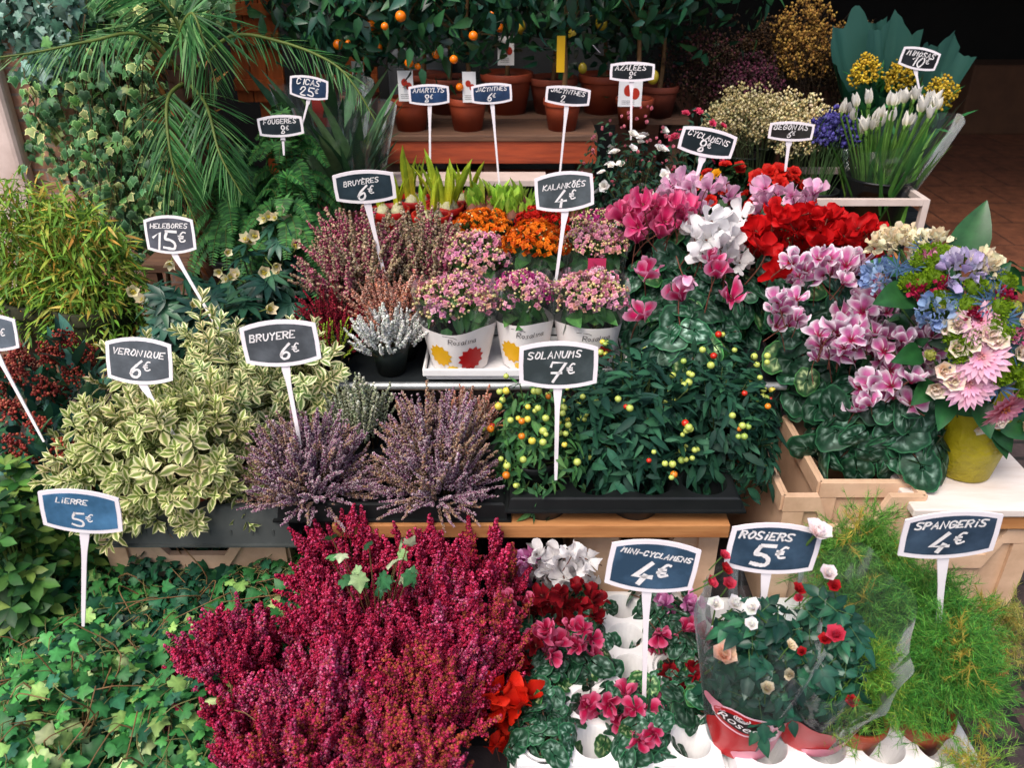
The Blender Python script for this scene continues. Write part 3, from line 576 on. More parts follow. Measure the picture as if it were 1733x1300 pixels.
def kalanchoe(label, pl, pr, pt, Y, zb, keys, n=14, seed=1, sleeve='paper', print_='', mb_h=.09, w=None, tagc=None):
    rng = R(seed); loc, r, h = fit(pl, pr, pt, Y, zb); t = thing('kalanchoe_plant', label, 'kalanchoe', loc, 'kalanchoes in sleeves'); pot(t, r*.6, .085, BLACKP, bottom=.8)
    for k in keys:
        if k not in _kc: _kc[k] = [kal_cluster(R(7*i+len(k)), cols(KP[k][0]), KP[k][1]) for i in range(4)]
    a = np.arange(n)*2.4+rng.uniform(0, 6); q = np.sqrt((np.arange(n)+.5)/n); P = np.stack([q*np.cos(a)*r*.92, q*np.sin(a)*r*.92, h-.008-.035*q**2*r/.08+rng.normal(0, .006, n)], 1)
    D = unit(np.stack([P[:, 0], P[:, 1]-.02, np.full(n, .13)], 1)); M = facing(D, rng.uniform(.88, 1.2, n)*r/.078, rng)
    ks = rng.choice(len(keys), n, p=w)
    for i in range(n): link('flower_cluster', _kc[keys[ks[i]]][int(rng.integers(4))], PETAL, t, None, M4(M, P, i))
    m, _, _ = bush(rng, 60, (r*.66, r*.66, h*.36), leaf(.7, 4, 5, 'ovate', .12, .2, .03, midrib), .05, cols("#3f7038 #2f5c30 #4c7c40 #365f38"), zc=h*.5, lo=.1, droop=-.1); m.build('foliage', GLOSS, t)
    if sleeve:
        rb, rt, hs = r*.72, r*1.04, h*.78; front = hs*.70 if sleeve == 'paper' else 0
        th = np.linspace(0, 2*np.pi, 49)
        rad = lambda v, x: (rb+(rt-rb)*v)*(1+.02*math.sin(5*x+seed)+.05*v*math.cos(4*x))
        top = lambda x: (front*(1+.05*math.sin(2*x+seed)) if sleeve == 'paper' else hs*(1+.1*math.sin(3*x+seed)))
        def wallm(lo, hi):
            m = MB(); V = []
            for k in range(7):
                for x in th: z = lo(x)+(hi(x)-lo(x))*k/6; rr = rad(z/hs, x); V.append((rr*math.cos(x), rr*math.sin(x), z+.002))
            m.add(V, grid_faces(7, 49)); return m
        if sleeve == 'paper':
            sl = wallm(lambda x: 0, top).build('sleeve', PAPERW, t); wallm(lambda x: top(x)+.0005, lambda x: hs*1.18+.012*math.sin(4*x+seed)).build('clear_collar', CLEAR, t)
            mid = r*.9
            def mp(u, v, e): x = -math.pi/2 + u/mid; rr = rad(v/hs, x)+.0012+e; return (rr*math.cos(x), rr*math.sin(x), v+.002)
            def star(cx, cy, rr, mat, npt, e, nm, sq=1.):
                m = MB(); V = [mp(cx, cy, e)]; N2 = npt*2
                for ring in (.35, .7, 1.):
                    for i in range(N2): a = i*math.pi/npt+.2; q = rr*ring*(1 if i % 2 == 0 or ring < 1 else .78); V.append(mp(cx+q*math.cos(a), max(.003, cy+q*math.sin(a)*sq), e))
                F3 = [(0, 1+i, 1+(i+1) % N2) for i in range(N2)]; F4 = [(1+k*N2+i, 1+(k+1)*N2+i, 1+(k+1)*N2+(i+1) % N2, 1+k*N2+(i+1) % N2) for k in range(2) for i in range(N2)]
                m.add(V, [np.array(F3), np.array(F4)]); link(nm, m.mesh(nm), mat, sl)
            star(-.040*r/.075, front*.40, .034, flat('print_yellow', "#e0a808"), 12, 0, 'print', .8); star(.030*r/.075, front*.36, .034, flat('print_red', "#b80c10"), 12, .0004, 'print', .9); star(-.012, front*.12, .017, flat('print_yellow_pale', "#e6bc3c"), 9, .0002, 'print', .6)
            if print_:
                m = MB(); g, gw = glyphs(print_, .15, gap=1.6)
                for p in g: ribbon(m, np.c_[(p[:, 0]-gw/2)*.0125+.012, p[:, 1]*.0125+front*.76], .0012, .0006, mapf=mp)
                ribbon(m, np.array([(-.03, front*.93), (-.005, front*.93), (.0, front*.90)]), .0011, .0006, mapf=mp); link('lettering', m.mesh('lettering'), flat('print_black', "#2a2024"), sl)
        else: wallm(lambda x: 0, top).build('sleeve', CLEAR2, t)
    if tagc:
        m = MB(); box(m, (-.02, -r*1.04-.002, h*.55), (.02, -r*1.04, h*.82)); o = m.build('care_tag', flat('tag_pink', tagc), t, smooth=False); m = MB(); box(m, (-.01, -r*1.04-.0026, h*.62), (.012, -r*1.04-.0021, h*.74)); link('sticker', m.mesh('sticker', False), WHITEP, o)
    return t
# ================================================================== THE PLACE
# ---- ground, shop shell
g = MB(); g.add([(-30, -20, 0), (30, -20, 0), (30, 40, 0), (-30, 40, 0)], np.array([(0, 1, 2, 3)]))
tag(g.build('ground', brickmat('cobble_paving', "#4a3430", "#3a3436", "#181514", 6.0, .75, .5, .05), smooth=False), None, None, None, 'structure')
g = MB(); g.add([(-2.6, 3.0, .004), (6, 3.0, .004), (6, 9, .004), (-2.6, 9, .004)], np.array([(0, 1, 2, 3)]))
tag(g.build('shop_floor', brickmat('shop_tiles', "#8a5236", "#74442e", "#3a2418", 3.0, 1, 1, .012, .7), smooth=False), None, None, None, 'structure')
DARKW = pmat('dark_interior', "#1c1a18", "#141312", .9, 3)  # near-black tone puts the enclosed shop's shade into the colour
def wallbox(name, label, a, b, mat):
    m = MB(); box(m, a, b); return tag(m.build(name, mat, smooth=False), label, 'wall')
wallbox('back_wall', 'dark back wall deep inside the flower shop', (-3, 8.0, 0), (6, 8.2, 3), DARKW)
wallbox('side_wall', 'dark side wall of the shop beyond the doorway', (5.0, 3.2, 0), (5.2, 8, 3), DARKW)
wallbox('shop_wall', 'dark wall behind the potted citrus trees', (-1.9, 3.45, 0), (.42, 3.6, 2.77), pmat('shade_dark_wall', "#2c2d2e", "#1d1e1f", .85, 3))  # dark grey here is shade put into the wall colour
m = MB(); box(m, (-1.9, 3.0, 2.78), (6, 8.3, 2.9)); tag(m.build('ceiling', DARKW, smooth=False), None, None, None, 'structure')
m = MB(); m.add([(-.75, 2.6, 2.5), (6, 2.6, 2.5), (6, 3.0, 2.75), (-.75, 3.0, 2.75), (-.75, 2.6, 2.52), (6, 2.6, 2.52), (6, 3.0, 2.77), (-.75, 3.0, 2.77)], np.array([(3, 2, 1, 0), (4, 5, 6, 7), (0, 1, 5, 4), (2, 3, 7, 6)]))
tag(m.build('shade_panel', pmat('shade_panel_green', "#23402f", "#1c3426", .8, 4), smooth=False), 'added unseen green panel over the shop front, darkening the back', 'shade_panel')  # unseen panel overhead, added to darken the back of the stall
m = MB(); box(m, (-2.6, 2.50, 0), (-.95, 2.75, 2.6)); tag(m.build('brick_wall', brickmat('pale_brick', "#dca488", "#cc9478", "#b8a498", 5.5, .5, .2, .02, .85, True), smooth=False), 'pale pinkish brick wall behind the climbing ivy', 'wall')
m = MB(); box(m, (-2.6, 2.44, 0), (-1.44, 2.497, 2.6)); bevel(tag(m.build('stone_pillar', pmat('pale_stone', "#e6cfc6", "#c4aca2", .85, 7, bump=.3), smooth=False), 'pale pinkish stone pillar at the left edge beside the ivy', 'pillar'), .02, 3)
for i, (pl, pr, pt, pb, Y, lb) in enumerate([(375, 480, -10, 120, 2.95, 'orange stained wooden shutter behind the palm fronds'), (578, 645, 50, 200, 3.1, 'orange stained wooden shutter behind the first orange tree')]):
    a, b = W(pl, pt, Y=Y), W(pr, pb, Y=Y); t = thing('wooden_shutter', lb, 'shutter', (a[0], Y, b[2]-.1)); w, h = b[0]-a[0], a[2]-b[2]+.1; m = MB(); k = max(3, int(w/.045))
    for j in range(k): box(m, (w*j/k+.002, 0, 0), (w*(j+1)/k-.002, .018, h))
    m.build('plank_panel', ORANGEW, t, smooth=False); m = MB()
    for z in (.04, h*.55, h-.06): box(m := MB(), (0, -.016, z), (w, -.001, z+.035)); m.build('crossbar', ORANGEW, t, smooth=False)
    m = MB(); box(m := MB(), (w*.4, .019, -b[2]+.1), (w*.6, .04, h*.5)); m.build('post', ORANGEW, t, smooth=False)
a, b = W(655, 95, Y=3.2), W(760, 205, Y=3.2); t = thing('grey_panel', 'plain grey wall panel behind the orange trees', 'wall_panel', (a[0], 3.2, 0)); m = MB(); box(m, (0, 0, 0), (b[0]-a[0], .24, a[2])); bevel(m.build('body', pmat('grey_panel_paint', "#7c8084", "#6c7074", .5, 5), t, smooth=False), .006)  # grey wall panel behind the trees, built as a plain box
box(m := MB(), (.02, -.008, .05), (b[0]-a[0]-.02, -.0005, a[2]-.04)); m.build('front_sheet', pmat('grey_front_paint', "#868a8e", "#74787c", .5, 5), t, smooth=False)
a, b = W(1650, 110, Y=6), W(1700, 200, Y=6); box(m := MB(), (a[0], 6, 0), (b[0]+.2, 6.3, a[2])); bevel(tag(m.build('cardboard_box', pmat('brown_cardboard', "#5a3a24", "#4a2e1c", .8, 5), smooth=False), 'tall brown cardboard box in the dark shop', 'box'), .01)

# ---- stands and shelves
ZB, ZS = .318, .438                                        # board level, metal shelf level
a, b = W(560, 882, Y=1.225), W(1238, 882, Y=1.225)
t = thing('wooden_board', 'plywood board carrying the tray of solanum plants', 'shelf board', ((a[0]+b[0])/2, 1.225, ZB-.03)); w = (b[0]-a[0])/2; m = MB(); box(m, (-w, 0, 0), (w, .36, .03)); bevel(m.build('board', PLYWOOD, t, smooth=False), .002)
for s in (-.93, .6):
    box(m := MB(), (s*w-.02, .28, -(ZB-.03)), (s*w+.02, .32, -.0005)); m.build('leg', GREYWOOD, t, smooth=False)
x0, x1 = W(575, 652, Y=1.56)[0], W(1330, 652, Y=1.56)[0]
t = thing('metal_shelf', 'long metal shelf with a pale tubular front edge', 'shelf', (0, 1.56, ZS)); m = MB(); tube(m, [(x0, 0, -.008), (x1, 0, -.008)], .009, sides=12, cap=True); m.build('front_rail', METAL, t)
box(m := MB(), (x0, .006, -.014), (x1, .52, -.004)); m.build('shelf_panel', DARKM, t, smooth=False)
for xx in (x0+.02, x1-.02):
    for yy in (.02, .49): box(m := MB(), (xx-.012, yy-.012, -ZS), (xx+.012, yy+.012, -.0145)); m.build('leg', DARKM, t, smooth=False)
x0, x1 = W(630, 320, Y=2.1)[0], W(1290, 320, Y=2.1)[0]
t = thing('display_table', 'dark display table under the bulbs and azaleas', 'table', (0, 2.09, .555)); box(m := MB(), (x0, 0, -.02), (x1, .34, 0)); m.build('tabletop', DARKM, t, smooth=False)
for xx in (x0+.02, x1-.02):
    for yy in (.02, .31): box(m := MB(), (xx-.015, yy-.015, -.555), (xx+.015, yy+.015, -.0205)); m.build('leg', DARKM, t, smooth=False)
for (xa, xb, y0, y1, z, lb) in [(-1.42, -.38, 1.70, 2.08, .36, 'low dark stand under the hellebores and bamboo'), (-1.0, -.36, 2.10, 2.40, .50, 'dark stand under the ferns')]:
    t = thing('plant_stand', lb, 'stand', (0, y0, z)); box(m := MB(), (xa, 0, -.02), (xb, y1-y0, 0)); m.build('top', GREYWOOD, t, smooth=False)
    for xx in (xa+.02, xb-.02):
        for yy in (.02, y1-y0-.02): box(m := MB(), (xx-.018, yy-.018, -z), (xx+.018, yy+.018, -.0205)); m.build('leg', GREYWOOD, t, smooth=False)
# bench of planks that carries the citrus pots
ZP = .758; a, b = W(655, 232, Y=2.5), W(1010, 220, Y=2.5)
t = thing('wooden_bench', 'red stained plank bench under the potted citrus trees', 'bench', ((a[0]+b[0])/2, 2.5, ZP)); w = (b[0]-a[0])/2 + .004
box(m := MB(), (-w, -.006, -.018), (w, .22, 0)); bevel(m.build('seat_plank', GREYWOOD, t, smooth=False), .003)
box(m := MB(), (-w, 0, -.085), (w, .02, -.0185)); bevel(m.build('front_plank', REDWOOD, t, smooth=False), .002)
box(m := MB(), (-w, .0, -.15), (w, .12, -.132)); bevel(m.build('lower_plank', REDWOOD, t, smooth=False), .002)
for s in (-.96, -.02, .9): box(m := MB(), (s*w-.02, .0205, -ZP), (s*w+.02, .19, -.0855 if False else -.019)); m.build('leg', GREYWOOD, t, smooth=False)
a = W(530, 188, Y=2.9); b = W(1160, 188, Y=2.9); t = thing('rear_shelf', 'weathered grey shelf for the rear row of citrus pots', 'shelf', (0, 2.82, .742)); box(m := MB(), (a[0], 0, -.02), (b[0], .32, 0)); m.build('board', GREYWOOD, t, smooth=False)
for xx in (a[0]+.03, b[0]-.03): box(m := MB(), (xx-.02, .05, -.742), (xx+.02, .28, -.0205)); m.build('leg', GREYWOOD, t, smooth=False)
# a white metal strip in front of the bulbs
a, b = W(640, 306, Y=2.36), W(925, 306, Y=2.36); t = thing('shelf_strip', 'white edged narrow shelf behind the bulbs', 'shelf', (0, 2.36, a[2])); box(m := MB(), (a[0], 0, -.004), (b[0], .10, 0)); m.build('top', METALW, t, smooth=False); box(m := MB(), (a[0], -.004, -.014), (b[0], -.0005, .001)); m.build('edge', METALW, t, smooth=False)
box(m := MB(), (a[0]+.02, .03, -a[2]), (a[0]+.05, .06, -.0045)); m.build('leg', DARKM, t, smooth=False); box(m := MB(), (b[0]-.05, .03, -a[2]), (b[0]-.02, .06, -.0045)); m.build('leg', DARKM, t, smooth=False)
# white metal frame on the right with the buckets in it
c0 = W(1575, 338, Y=2.2); zr = c0[2]; xl = W(1380, 345, Y=2.2)[0]; t = thing('metal_table', 'white square tube frame around the black flower bucket', 'table frame', (c0[0], 2.2, 0)); q = .017
box(m := MB(), (xl-c0[0], 0, zr-q), (-q-.0005, q, zr)); m.build('front_rail', METALW, t, smooth=False)
box(m := MB(), (-q, q+.0005, zr-q), (0, .33, zr)); m.build('side_rail', METALW, t, smooth=False); box(m := MB(), (xl-c0[0], .33, zr-q), (0, .33+q, zr)); m.build('back_rail', METALW, t, smooth=False)
for (xx, yy) in ((-q, 0), (xl-c0[0]-q, 0), (-q, .33+q+.0005), (xl-c0[0]-q, .33+q+.0005)): box(m := MB(), (xx, yy, 0), (xx+q, yy+q, zr)); m.build('leg', METALW, t, smooth=False)
t = thing('bucket_stand', 'low brown wooden board under the black flower buckets', 'board', ((xl+c0[0])/2, 2.24, .47)); w = (c0[0]-xl)/2-.02; box(m := MB(), (-w, 0, -.02), (w, .28, 0)); m.build('board', PLYWOOD, t, smooth=False)
for s in (-1, 1): box(m := MB(), (s*(w-.03)-.015, .02, -.47), (s*(w-.03)+.015, .26, -.0205)); m.build('leg', GREYWOOD, t, smooth=False)
# whitewashed table on the right, crates under it
ZT = .335; xa, xb = W(1548, 862, Y=1.25)[0], W(1801, 862, Y=1.25)[0]
t = thing('white_table', 'whitewashed wooden table top under the yellow vase', 'table', ((xa+xb)/2, 1.25, ZT)); w = (xb-xa)/2; box(m := MB(), (-w, 0, -.018), (w, .36, 0)); bevel(m.build('tabletop', WHITEWOOD, t, smooth=False), .003)
box(m := MB(), (-w+.01, .006, -.05), (w-.01, .022, -.0185)); m.build('apron', PLYWOOD, t, smooth=False)
for sx in (-1, 1): box(m := MB(), (sx*(w-.03)-.015, .30, -ZT), (sx*(w-.03)+.015, .33, -.0185)); m.build('leg', PLYWOOD, t, smooth=False)
a, b = W(1545, 900, Y=1.28), W(1715, 960, Y=1.28); crate('beige plastic crate standing under the whitewashed table', ((a[0]+b[0])/2, 1.275, 0), b[0]-a[0]+.02, .26, .275)
a, b = W(1335, 800, Y=1.29), W(1570, 800, Y=1.29); crate('large beige plastic crate under the pink and white cyclamens', ((a[0]+b[0])/2, 1.285, .02), b[0]-a[0], .34, .325)
a, b = W(1390, 800, Y=1.34), W(1520, 800, Y=1.34); crate('inner beige crate nested in the large crate, holding the cyclamen tray', ((a[0]+b[0])/2+.01, 1.33, .05), b[0]-a[0]+.02, .24, .295, dip=.0)
a, b = W(970, 915, Y=1.30), W(1215, 915, Y=1.30); crate('beige crate in the shadow under the plywood board', ((a[0]+b[0])/2, 1.30, 0), b[0]-a[0], .28, .272)
a, b = W(262, 900, Y=1.30), W(405, 900, Y=1.30); crate('beige crate under the grey hebe tray, half hidden by ivy', ((a[0]+b[0])/2, 1.285, 0), b[0]-a[0]+.2, .3, .262)
# crumpled paper by the crate
rng = R(4); m = MB(); n = 9; gx, gy = np.meshgrid(np.linspace(-.045, .045, n), np.linspace(-.02, .02, n), indexing='ij'); m.add(np.stack([gx, gy, .012*rng.random((n, n))+.012*np.abs(np.sin(gx*60))], -1).reshape(-1, 3), grid_faces(n, n), (.85, .82, .8))
p = W(1650, 955, Y=1.22); tag(m.build('crumpled_paper', flat('newsprint', "#b9b2ac"), loc=(p[0], 1.2, .045), smooth=False), 'crumpled scrap of newsprint by the crate under the table', 'paper')

# ---- trays
a, b = W(185, 850, Y=1.25), W(476, 850, Y=1.25); w = (b[0]-a[0]); t = thing('grey_tray', 'grey plastic carrying tray under the variegated hebes', 'tray', ((a[0]+b[0])/2, 1.25, ZB-.05)); cell_tray('tray', t, 4, 4, w/4, .082, .033, .075, .05, GREYP, .075)
rb = MB()
for i in range(8): xx = -w/2+w*(i+.5)/8; box(rb, (xx-.002, -.0145, .006), (xx+.002, -.007, .03))
rb.build('rib', GREYP, t, smooth=False)
a, b = W(478, 860, Y=1.25), W(850, 860, Y=1.25); t = thing('black_tray', 'black plastic tray under the mauve callunas', 'tray', ((a[0]+b[0])/2, 1.25, ZB)); cell_tray('tray', t, 4, 3, (b[0]-a[0])/4, .09, .038, .034, .03, BLACKP, .03)
a, b = W(868, 858, Y=1.245), W(1245, 858, Y=1.245); t = thing('black_tray', 'black plastic tray of solanums on the plywood board', 'tray', ((a[0]+b[0])/2, 1.243, ZB)); cell_tray('tray', t, 4, 3, (b[0]-a[0])/4, .1, .042, .052, .05, BLACKP, .022)
for xx in (-.36, .06):
    m = MB(); lathe(m, [(.044, .0), (.05, .03)], 24); o = m.build('cup', BLACKP, t); o.location = ((b[0]-a[0])*xx, .04, .0005)
a, b = W(720, 630, Y=1.57), W(1062, 630, Y=1.57); t = thing('white_tray', 'white plastic tray carrying the kalanchoes', 'tray', ((a[0]+b[0])/2, 1.572, ZS)); w = (b[0]-a[0])/2
m = MB(); box(m, (-w, 0, 0), (w, .2, .012)); bevel(m.build('base', WHITEP, t, smooth=False), .005, 3)
m = MB(); box(m, (-w-.006, -.007, .0122), (w+.006, -.0005, .03)); box(m, (-w-.006, .2005, .0122), (w+.006, .207, .03)); box(m, (-w-.006, 0, .0122), (-w-.0005, .2, .03)); box(m, (w+.0005, 0, .0122), (w+.006, .2, .03)); bevel(m.build('rim', WHITEP, t, smooth=False), .003, 3)
# white cell packs of the mini cyclamens
ZM = .10; a, b = W(880, 1270, z=ZM), W(1215, 1270, z=ZM); cwid = (b[0]-a[0])/4
CT = np.array([(a[0]+b[0])/2, .885, 0.])
t = thing('white_cell_tray', 'white plastic cell tray of mini cyclamens with empty cups', 'tray', CT); cell_tray('tray', t, 4, 5, cwid, .079, .0325, ZM, .075, WHITEP, .03, .55)
rng = R(8); m = MB(); n = 160; ii = rng.integers(20, size=n); P = np.stack([((ii % 4)-1.5)*cwid+rng.normal(0, .011, n), (ii//4+.5)*.079+rng.normal(0, .011, n), np.full(n, ZM-.073)], 1); m.inst(BALL1, frames(rng.normal(size=(n, 3)), rng.uniform(.0012, .004, n)), P, jit(rng, cols("#2a211a #4a3a2c"), n)); tag(m.build('soil_crumbs', STEM, t), None, None, None, 'stuff')
a, b = W(1440, 1265, z=ZM), W(1640, 1265, z=ZM); AT = np.array([(a[0]+b[0])/2-.095, .87, 0.]); t = thing('white_cell_tray', 'white plastic tray under the asparagus ferns, littered with needles', 'tray', AT); cell_tray('tray', t, 4, 4, .098, .098, .037, ZM, .06, WHITEP, .035, .7)
rng = R(9); m = MB(); n = 90; P = np.stack([rng.uniform(-.14, .14, n), rng.uniform(0, .12, n), np.full(n, ZM+.002)], 1); m.inst(leaf(.06, 1, 2), frames(np.c_[rng.normal(size=(n, 2)), np.zeros(n)], .018), P, jit(rng, cols("#3c4a2c #5a5a34 #2c3422"), n)); tag(m.build('fallen_needles', LEAFM, t), None, None, None, 'stuff')
# ================================================================== PLANTS
ROS = None
# ---- red heathers in front
RED = ['red', 'red', 'redblush']
for i, (pl, pr, pt, Y, kk, n, lb) in enumerate([
    (485, 660, 848, 1.215, ['red'], 52, 'crimson heather below the left mauve calluna, rearmost beside the grey tray'),
    (640, 790, 862, 1.20, ['red'], 48, 'crimson heather below the right mauve calluna'),
    (760, 885, 868, 1.185, ['red', 'red', 'redbrown'], 42, 'crimson heather at the left end of the plywood board'),
    (312, 500, 1015, 1.06, RED, 58, 'crimson heather leaning over the ivy, leftmost of the red heathers'),
    (470, 650, 955, 1.10, RED, 60, 'crimson heather in the middle of the red heathers, behind the pinkest clump'),
    (630, 800, 940, 1.08, RED, 60, 'crimson heather to the left of the dark red mini cyclamens'),
    (745, 890, 985, 1.05, ['red', 'redbrown'], 46, 'dark crimson heather touching the mini cyclamens'),
    (290, 470, 1130, .93, RED + ['redbrown'], 58, 'crimson heather with rusty tips low over the ivy'),
    (440, 640, 1085, .94, ['red', 'redblush'], 64, 'bright crimson heather at the centre of the red heathers'),
    (610, 810, 1085, .93, ['red', 'redbrown', 'redbrown'], 62, 'rust and crimson heather beside the red orange mini cyclamen'),
    (285, 410, 1040, 1.0, RED, 50, 'crimson heather farthest left, its tips reaching over the ivy'),
    (360, 580, 1205, .815, ['redblush', 'red', 'redbrown'], 64, 'pink and rust heather at the lower edge, left one of two'),
    (520, 690, 1000, 1.02, ['red'], 52, 'crimson heather around the pale ivy shoot'),
    (680, 850, 1010, 1.0, ['red', 'redblush'], 52, 'crimson heather between the rusty one and the dark crimson one'),
    (560, 790, 1195, .81, ['redbrown', 'redblush', 'redbrown'], 64, 'mostly rust brown faded heather at the lower edge')]):
    heather(lb, pl, pr, pt, Y, .04, kk, n, (.085, .13), group='red heathers', seed=20+i, ph=.08, fol="#4a5a30")
# ---- mauve callunas on the black tray, pale ones behind
heather('mauve calluna heather left of the solanums with the price stake in it', 395, 626, 690, 1.305, ZB-.01, ['mauve', 'mauve', 'mauvetan'], 260, (.09, .14), group='mauve callunas', seed=40, drop=1.0, ph=.055)
heather('mauve and tan calluna heather beside the solanum berries', 622, 846, 655, 1.305, ZB-.01, ['mauve', 'mauve', 'mauvetan', 'mauvetan'], 270, (.09, .14), group='mauve callunas', seed=41, drop=1.0, ph=.055)
heather('grey green calluna heather behind the mauve ones', 555, 655, 632, 1.46, ZB, ['creamgreen'], 70, (.1, .15), group='upright callunas', seed=42)
heather('small pinkish tan calluna behind the right mauve calluna', 755, 832, 645, 1.47, ZB, ['salmon', 'mauvetan'], 50, (.06, .09), group='upright callunas', seed=43)
# ---- heathers on the metal shelf
heather('tall pink heather leaning left below the bruyeres sign', 505, 690, 345, 1.80, ZS, ['pinkpale', 'pinkpale', 'cream'], 150, (.12, .17), group='tall heathers', seed=44, ph=.085)
heather('tall cream and pink heather beside the orange kalanchoe', 640, 790, 340, 1.84, ZS, ['cream', 'cream', 'cream', 'pinkpale'], 150, (.12, .17), group='tall heathers', seed=45, ph=.085)
heather('salmon pink heather in front of the tall ones', 590, 742, 455, 1.69, ZS, ['salmon'], 95, (.07, .11), group='short heathers', seed=46)
heather('dark crimson heather behind the lime one', 500, 625, 478, 1.70, ZS, ['crimson'], 70, (.08, .13), group='short heathers', seed=47)
heather('lime green heather left of the white heather', 505, 608, 530, 1.61, ZS, ['lime', 'lime', 'lime', 'crimson'], 46, (.07, .1), group='short heathers', seed=48, fol="#4c7a2c")
heather('white heather in a dark round pot', 592, 716, 512, 1.62, ZS, ['white'], 74, (.06, .1), group='short heathers', seed=49, potm=pmat('dark_green_pot', "#2a3432", "#222a29", .45, 8), fol="#3f6a34", ph=.075, drop=.55)

# ---- variegated hebes in the grey tray
def hebe_sprig(rng, mid, edge, nwh=5):
    m = MB(); cf = lambda T, S: mixc(cols(mid)[0], cols(edge)[0], (S-.30)*3.2)
    T = leaf(.46, 4, 7, 'obov', .12, .12, 0, cf); tube(m, [(0, -.5, 0), (0, .8, 0)], .035, .02, 4, lin("#6a7a3c"))
    for k in range(nwh):
        t = k/(nwh-1); L = .62-.22*t; op = .25+.75*t**1.3; a0 = k*math.pi/2*1.0+rng.normal(0, .15)
        for q in range(2 if k < nwh-1 else 4):
            a = a0 + q*(math.pi if k < nwh-1 else math.pi/2); d = np.array([[math.cos(a)*(1.25-op*.72), op, math.sin(a)*(1.25-op*.72)]])
            m.inst(T, frames(d, L*rng.uniform(.85, 1.12), None, 0, (0, 1, 0)), np.array([[0, t*.75, 0]]), np.ones((1, 3))*rng.uniform(.85, 1.1))
    V, F, C = np.concatenate(m.v), [np.concatenate(x) for x in m.f.values()], np.concatenate(m.c); return V, F, C
HY = [hebe_sprig(R(i), "#7c943e", "#f8f0b8") for i in range(3)]; HC = [hebe_sprig(R(9+i), "#5f7e3a", "#f6efbc") for i in range(3)]
def hebe(label, pl, pr, pt, Y, zb, Ts, n, seed, size=.045):
    rng = R(seed); loc, r, h = fit(pl, pr, pt, Y, zb); t = thing('hebe_plant', label, 'hebe', loc, 'variegated hebes'); pot(t, .05, .075, TERRA)
    m = MB(); P, u = dome(rng, n, (r, r*.85, h-.06), -.15, (.55, 1), .16, .05); D = unit(u*.9+rng.normal(0, .22, u.shape)+[0, -.1, .35]); M = frames(D, size*rng.uniform(.8, 1.2, n), rng, 3); tint = jit(rng, np.ones((1, 3)), n, .14)
    for j in range(3): i = np.arange(j, n, 3); m.inst(Ts[j], M[i], P[i], tint[i])
    for i in range(0, n, 2): tube(m, curve([(0, 0, .06), P[i]*[.6, .6, .7], P[i]], 5), .002, .0015, 4, lin("#5a5a34"))
    m.build('foliage', LEAFM, t)
hebe('yellow edged hebe at the left end of the grey tray', 78, 255, 690, 1.31, ZB-.04, HY, 120, 50, .057); hebe('yellow edged hebe with trailing sprigs at the middle of the grey tray', 190, 395, 665, 1.31, ZB-.04, HY, 135, 51, .057)
hebe('cream edged hebe under the veronique sign', 130, 310, 590, 1.46, ZB-.04, HY, 120, 52, .055); hebe('cream edged hebe left of the bruyere sign', 250, 450, 555, 1.52, ZB-.04, HC, 130, 53, .055); hebe('cream and green hebe behind the left mauve calluna', 400, 585, 560, 1.52, ZB-.02, HC, 120, 54, .055)
hebe('cream and green hebe between the yellow hebes and the callunas', 300, 480, 640, 1.42, ZB-.04, HC, 120, 55, .055)

# ---- ivy
IVP = cols("#2f6a38 #3d7e44 #4c9049 #22503a #2b6046 #86ac5e #b4c888"); IVW = [.22, .22, .18, .12, .12, .09, .05]
def ivy(label, pl, pr, pt, pb, Y0, Y1, zb, n, seed, size=.027, T=IVY, pal=IVP, w=IVW, group='ground ivies', hang=0):
    n = int(n*2.2); rng = R(seed); a, b = W(pl, (pt+pb)/2, Y=(Y0+Y1)/2), W(pr, (pt+pb)/2, Y=(Y0+Y1)/2); loc = np.array([(a[0]+b[0])/2, (Y0+Y1)/2, zb]); rx = (b[0]-a[0])/2; ry = (Y1-Y0)/2
    t = thing('ivy_plant', label, 'ivy', loc, group); pot(t, .05, .08, BLACKP); x = rng.uniform(-1, 1, n)*rx; y = rng.uniform(-1, 1, n)*ry
    zt = W((pl+pr)/2, (pt+pb)/2, Y=loc[1])[2]-zb; z = zt*(1-.35*(x/rx)**2)*rng.uniform(.45, 1.0, n) + .018*np.sin(x*31+seed)*np.sin(y*37) - (y < 0)*.03
    P = np.stack([x, y, z], 1); Nn = unit(np.stack([x*.6, y*.6-.35*ry, np.full(n, .16)], 1)*[1, 1, 1] + rng.normal(0, .06, (n, 3))); m = MB(); D = tangent(rng, Nn, .5, .8)
    m.inst(T, frames(D, size*rng.uniform(.55, 1.25, n), rng, .25, Nn), P, jit(rng, pal, n, .2, w))
    for i in range(0, n, 3): e = P[i]-D[i]*rng.uniform(.02, .05)-Nn[i]*.02; tube(m, curve([P[i], (P[i]+e)/2+Nn[i]*.008, e], 4), .0009, .0011, 3, lin("#7a7a4a"))
    for k in range(16):
        q = rng.uniform(-.9, .9, 2); p0 = np.array([q[0]*rx*.4, q[1]*ry*.4, zt*.5]); p1 = np.array([q[0]*rx, q[1]*ry, zt*.9]); p2 = p1+rng.normal(0, .05, 3)+[0, -.03, -.02]; tube(m, curve([p0, p1, p2], 8), .0018, .001, 4, lin("#8a6a48"))
    m.build('foliage', LEAF, t)
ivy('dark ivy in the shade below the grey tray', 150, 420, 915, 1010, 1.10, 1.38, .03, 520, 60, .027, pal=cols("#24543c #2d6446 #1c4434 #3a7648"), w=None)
ivy('ivy spreading between the grey tray and the crimson heather', 340, 600, 940, 1040, 1.05, 1.33, .04, 420, 61)
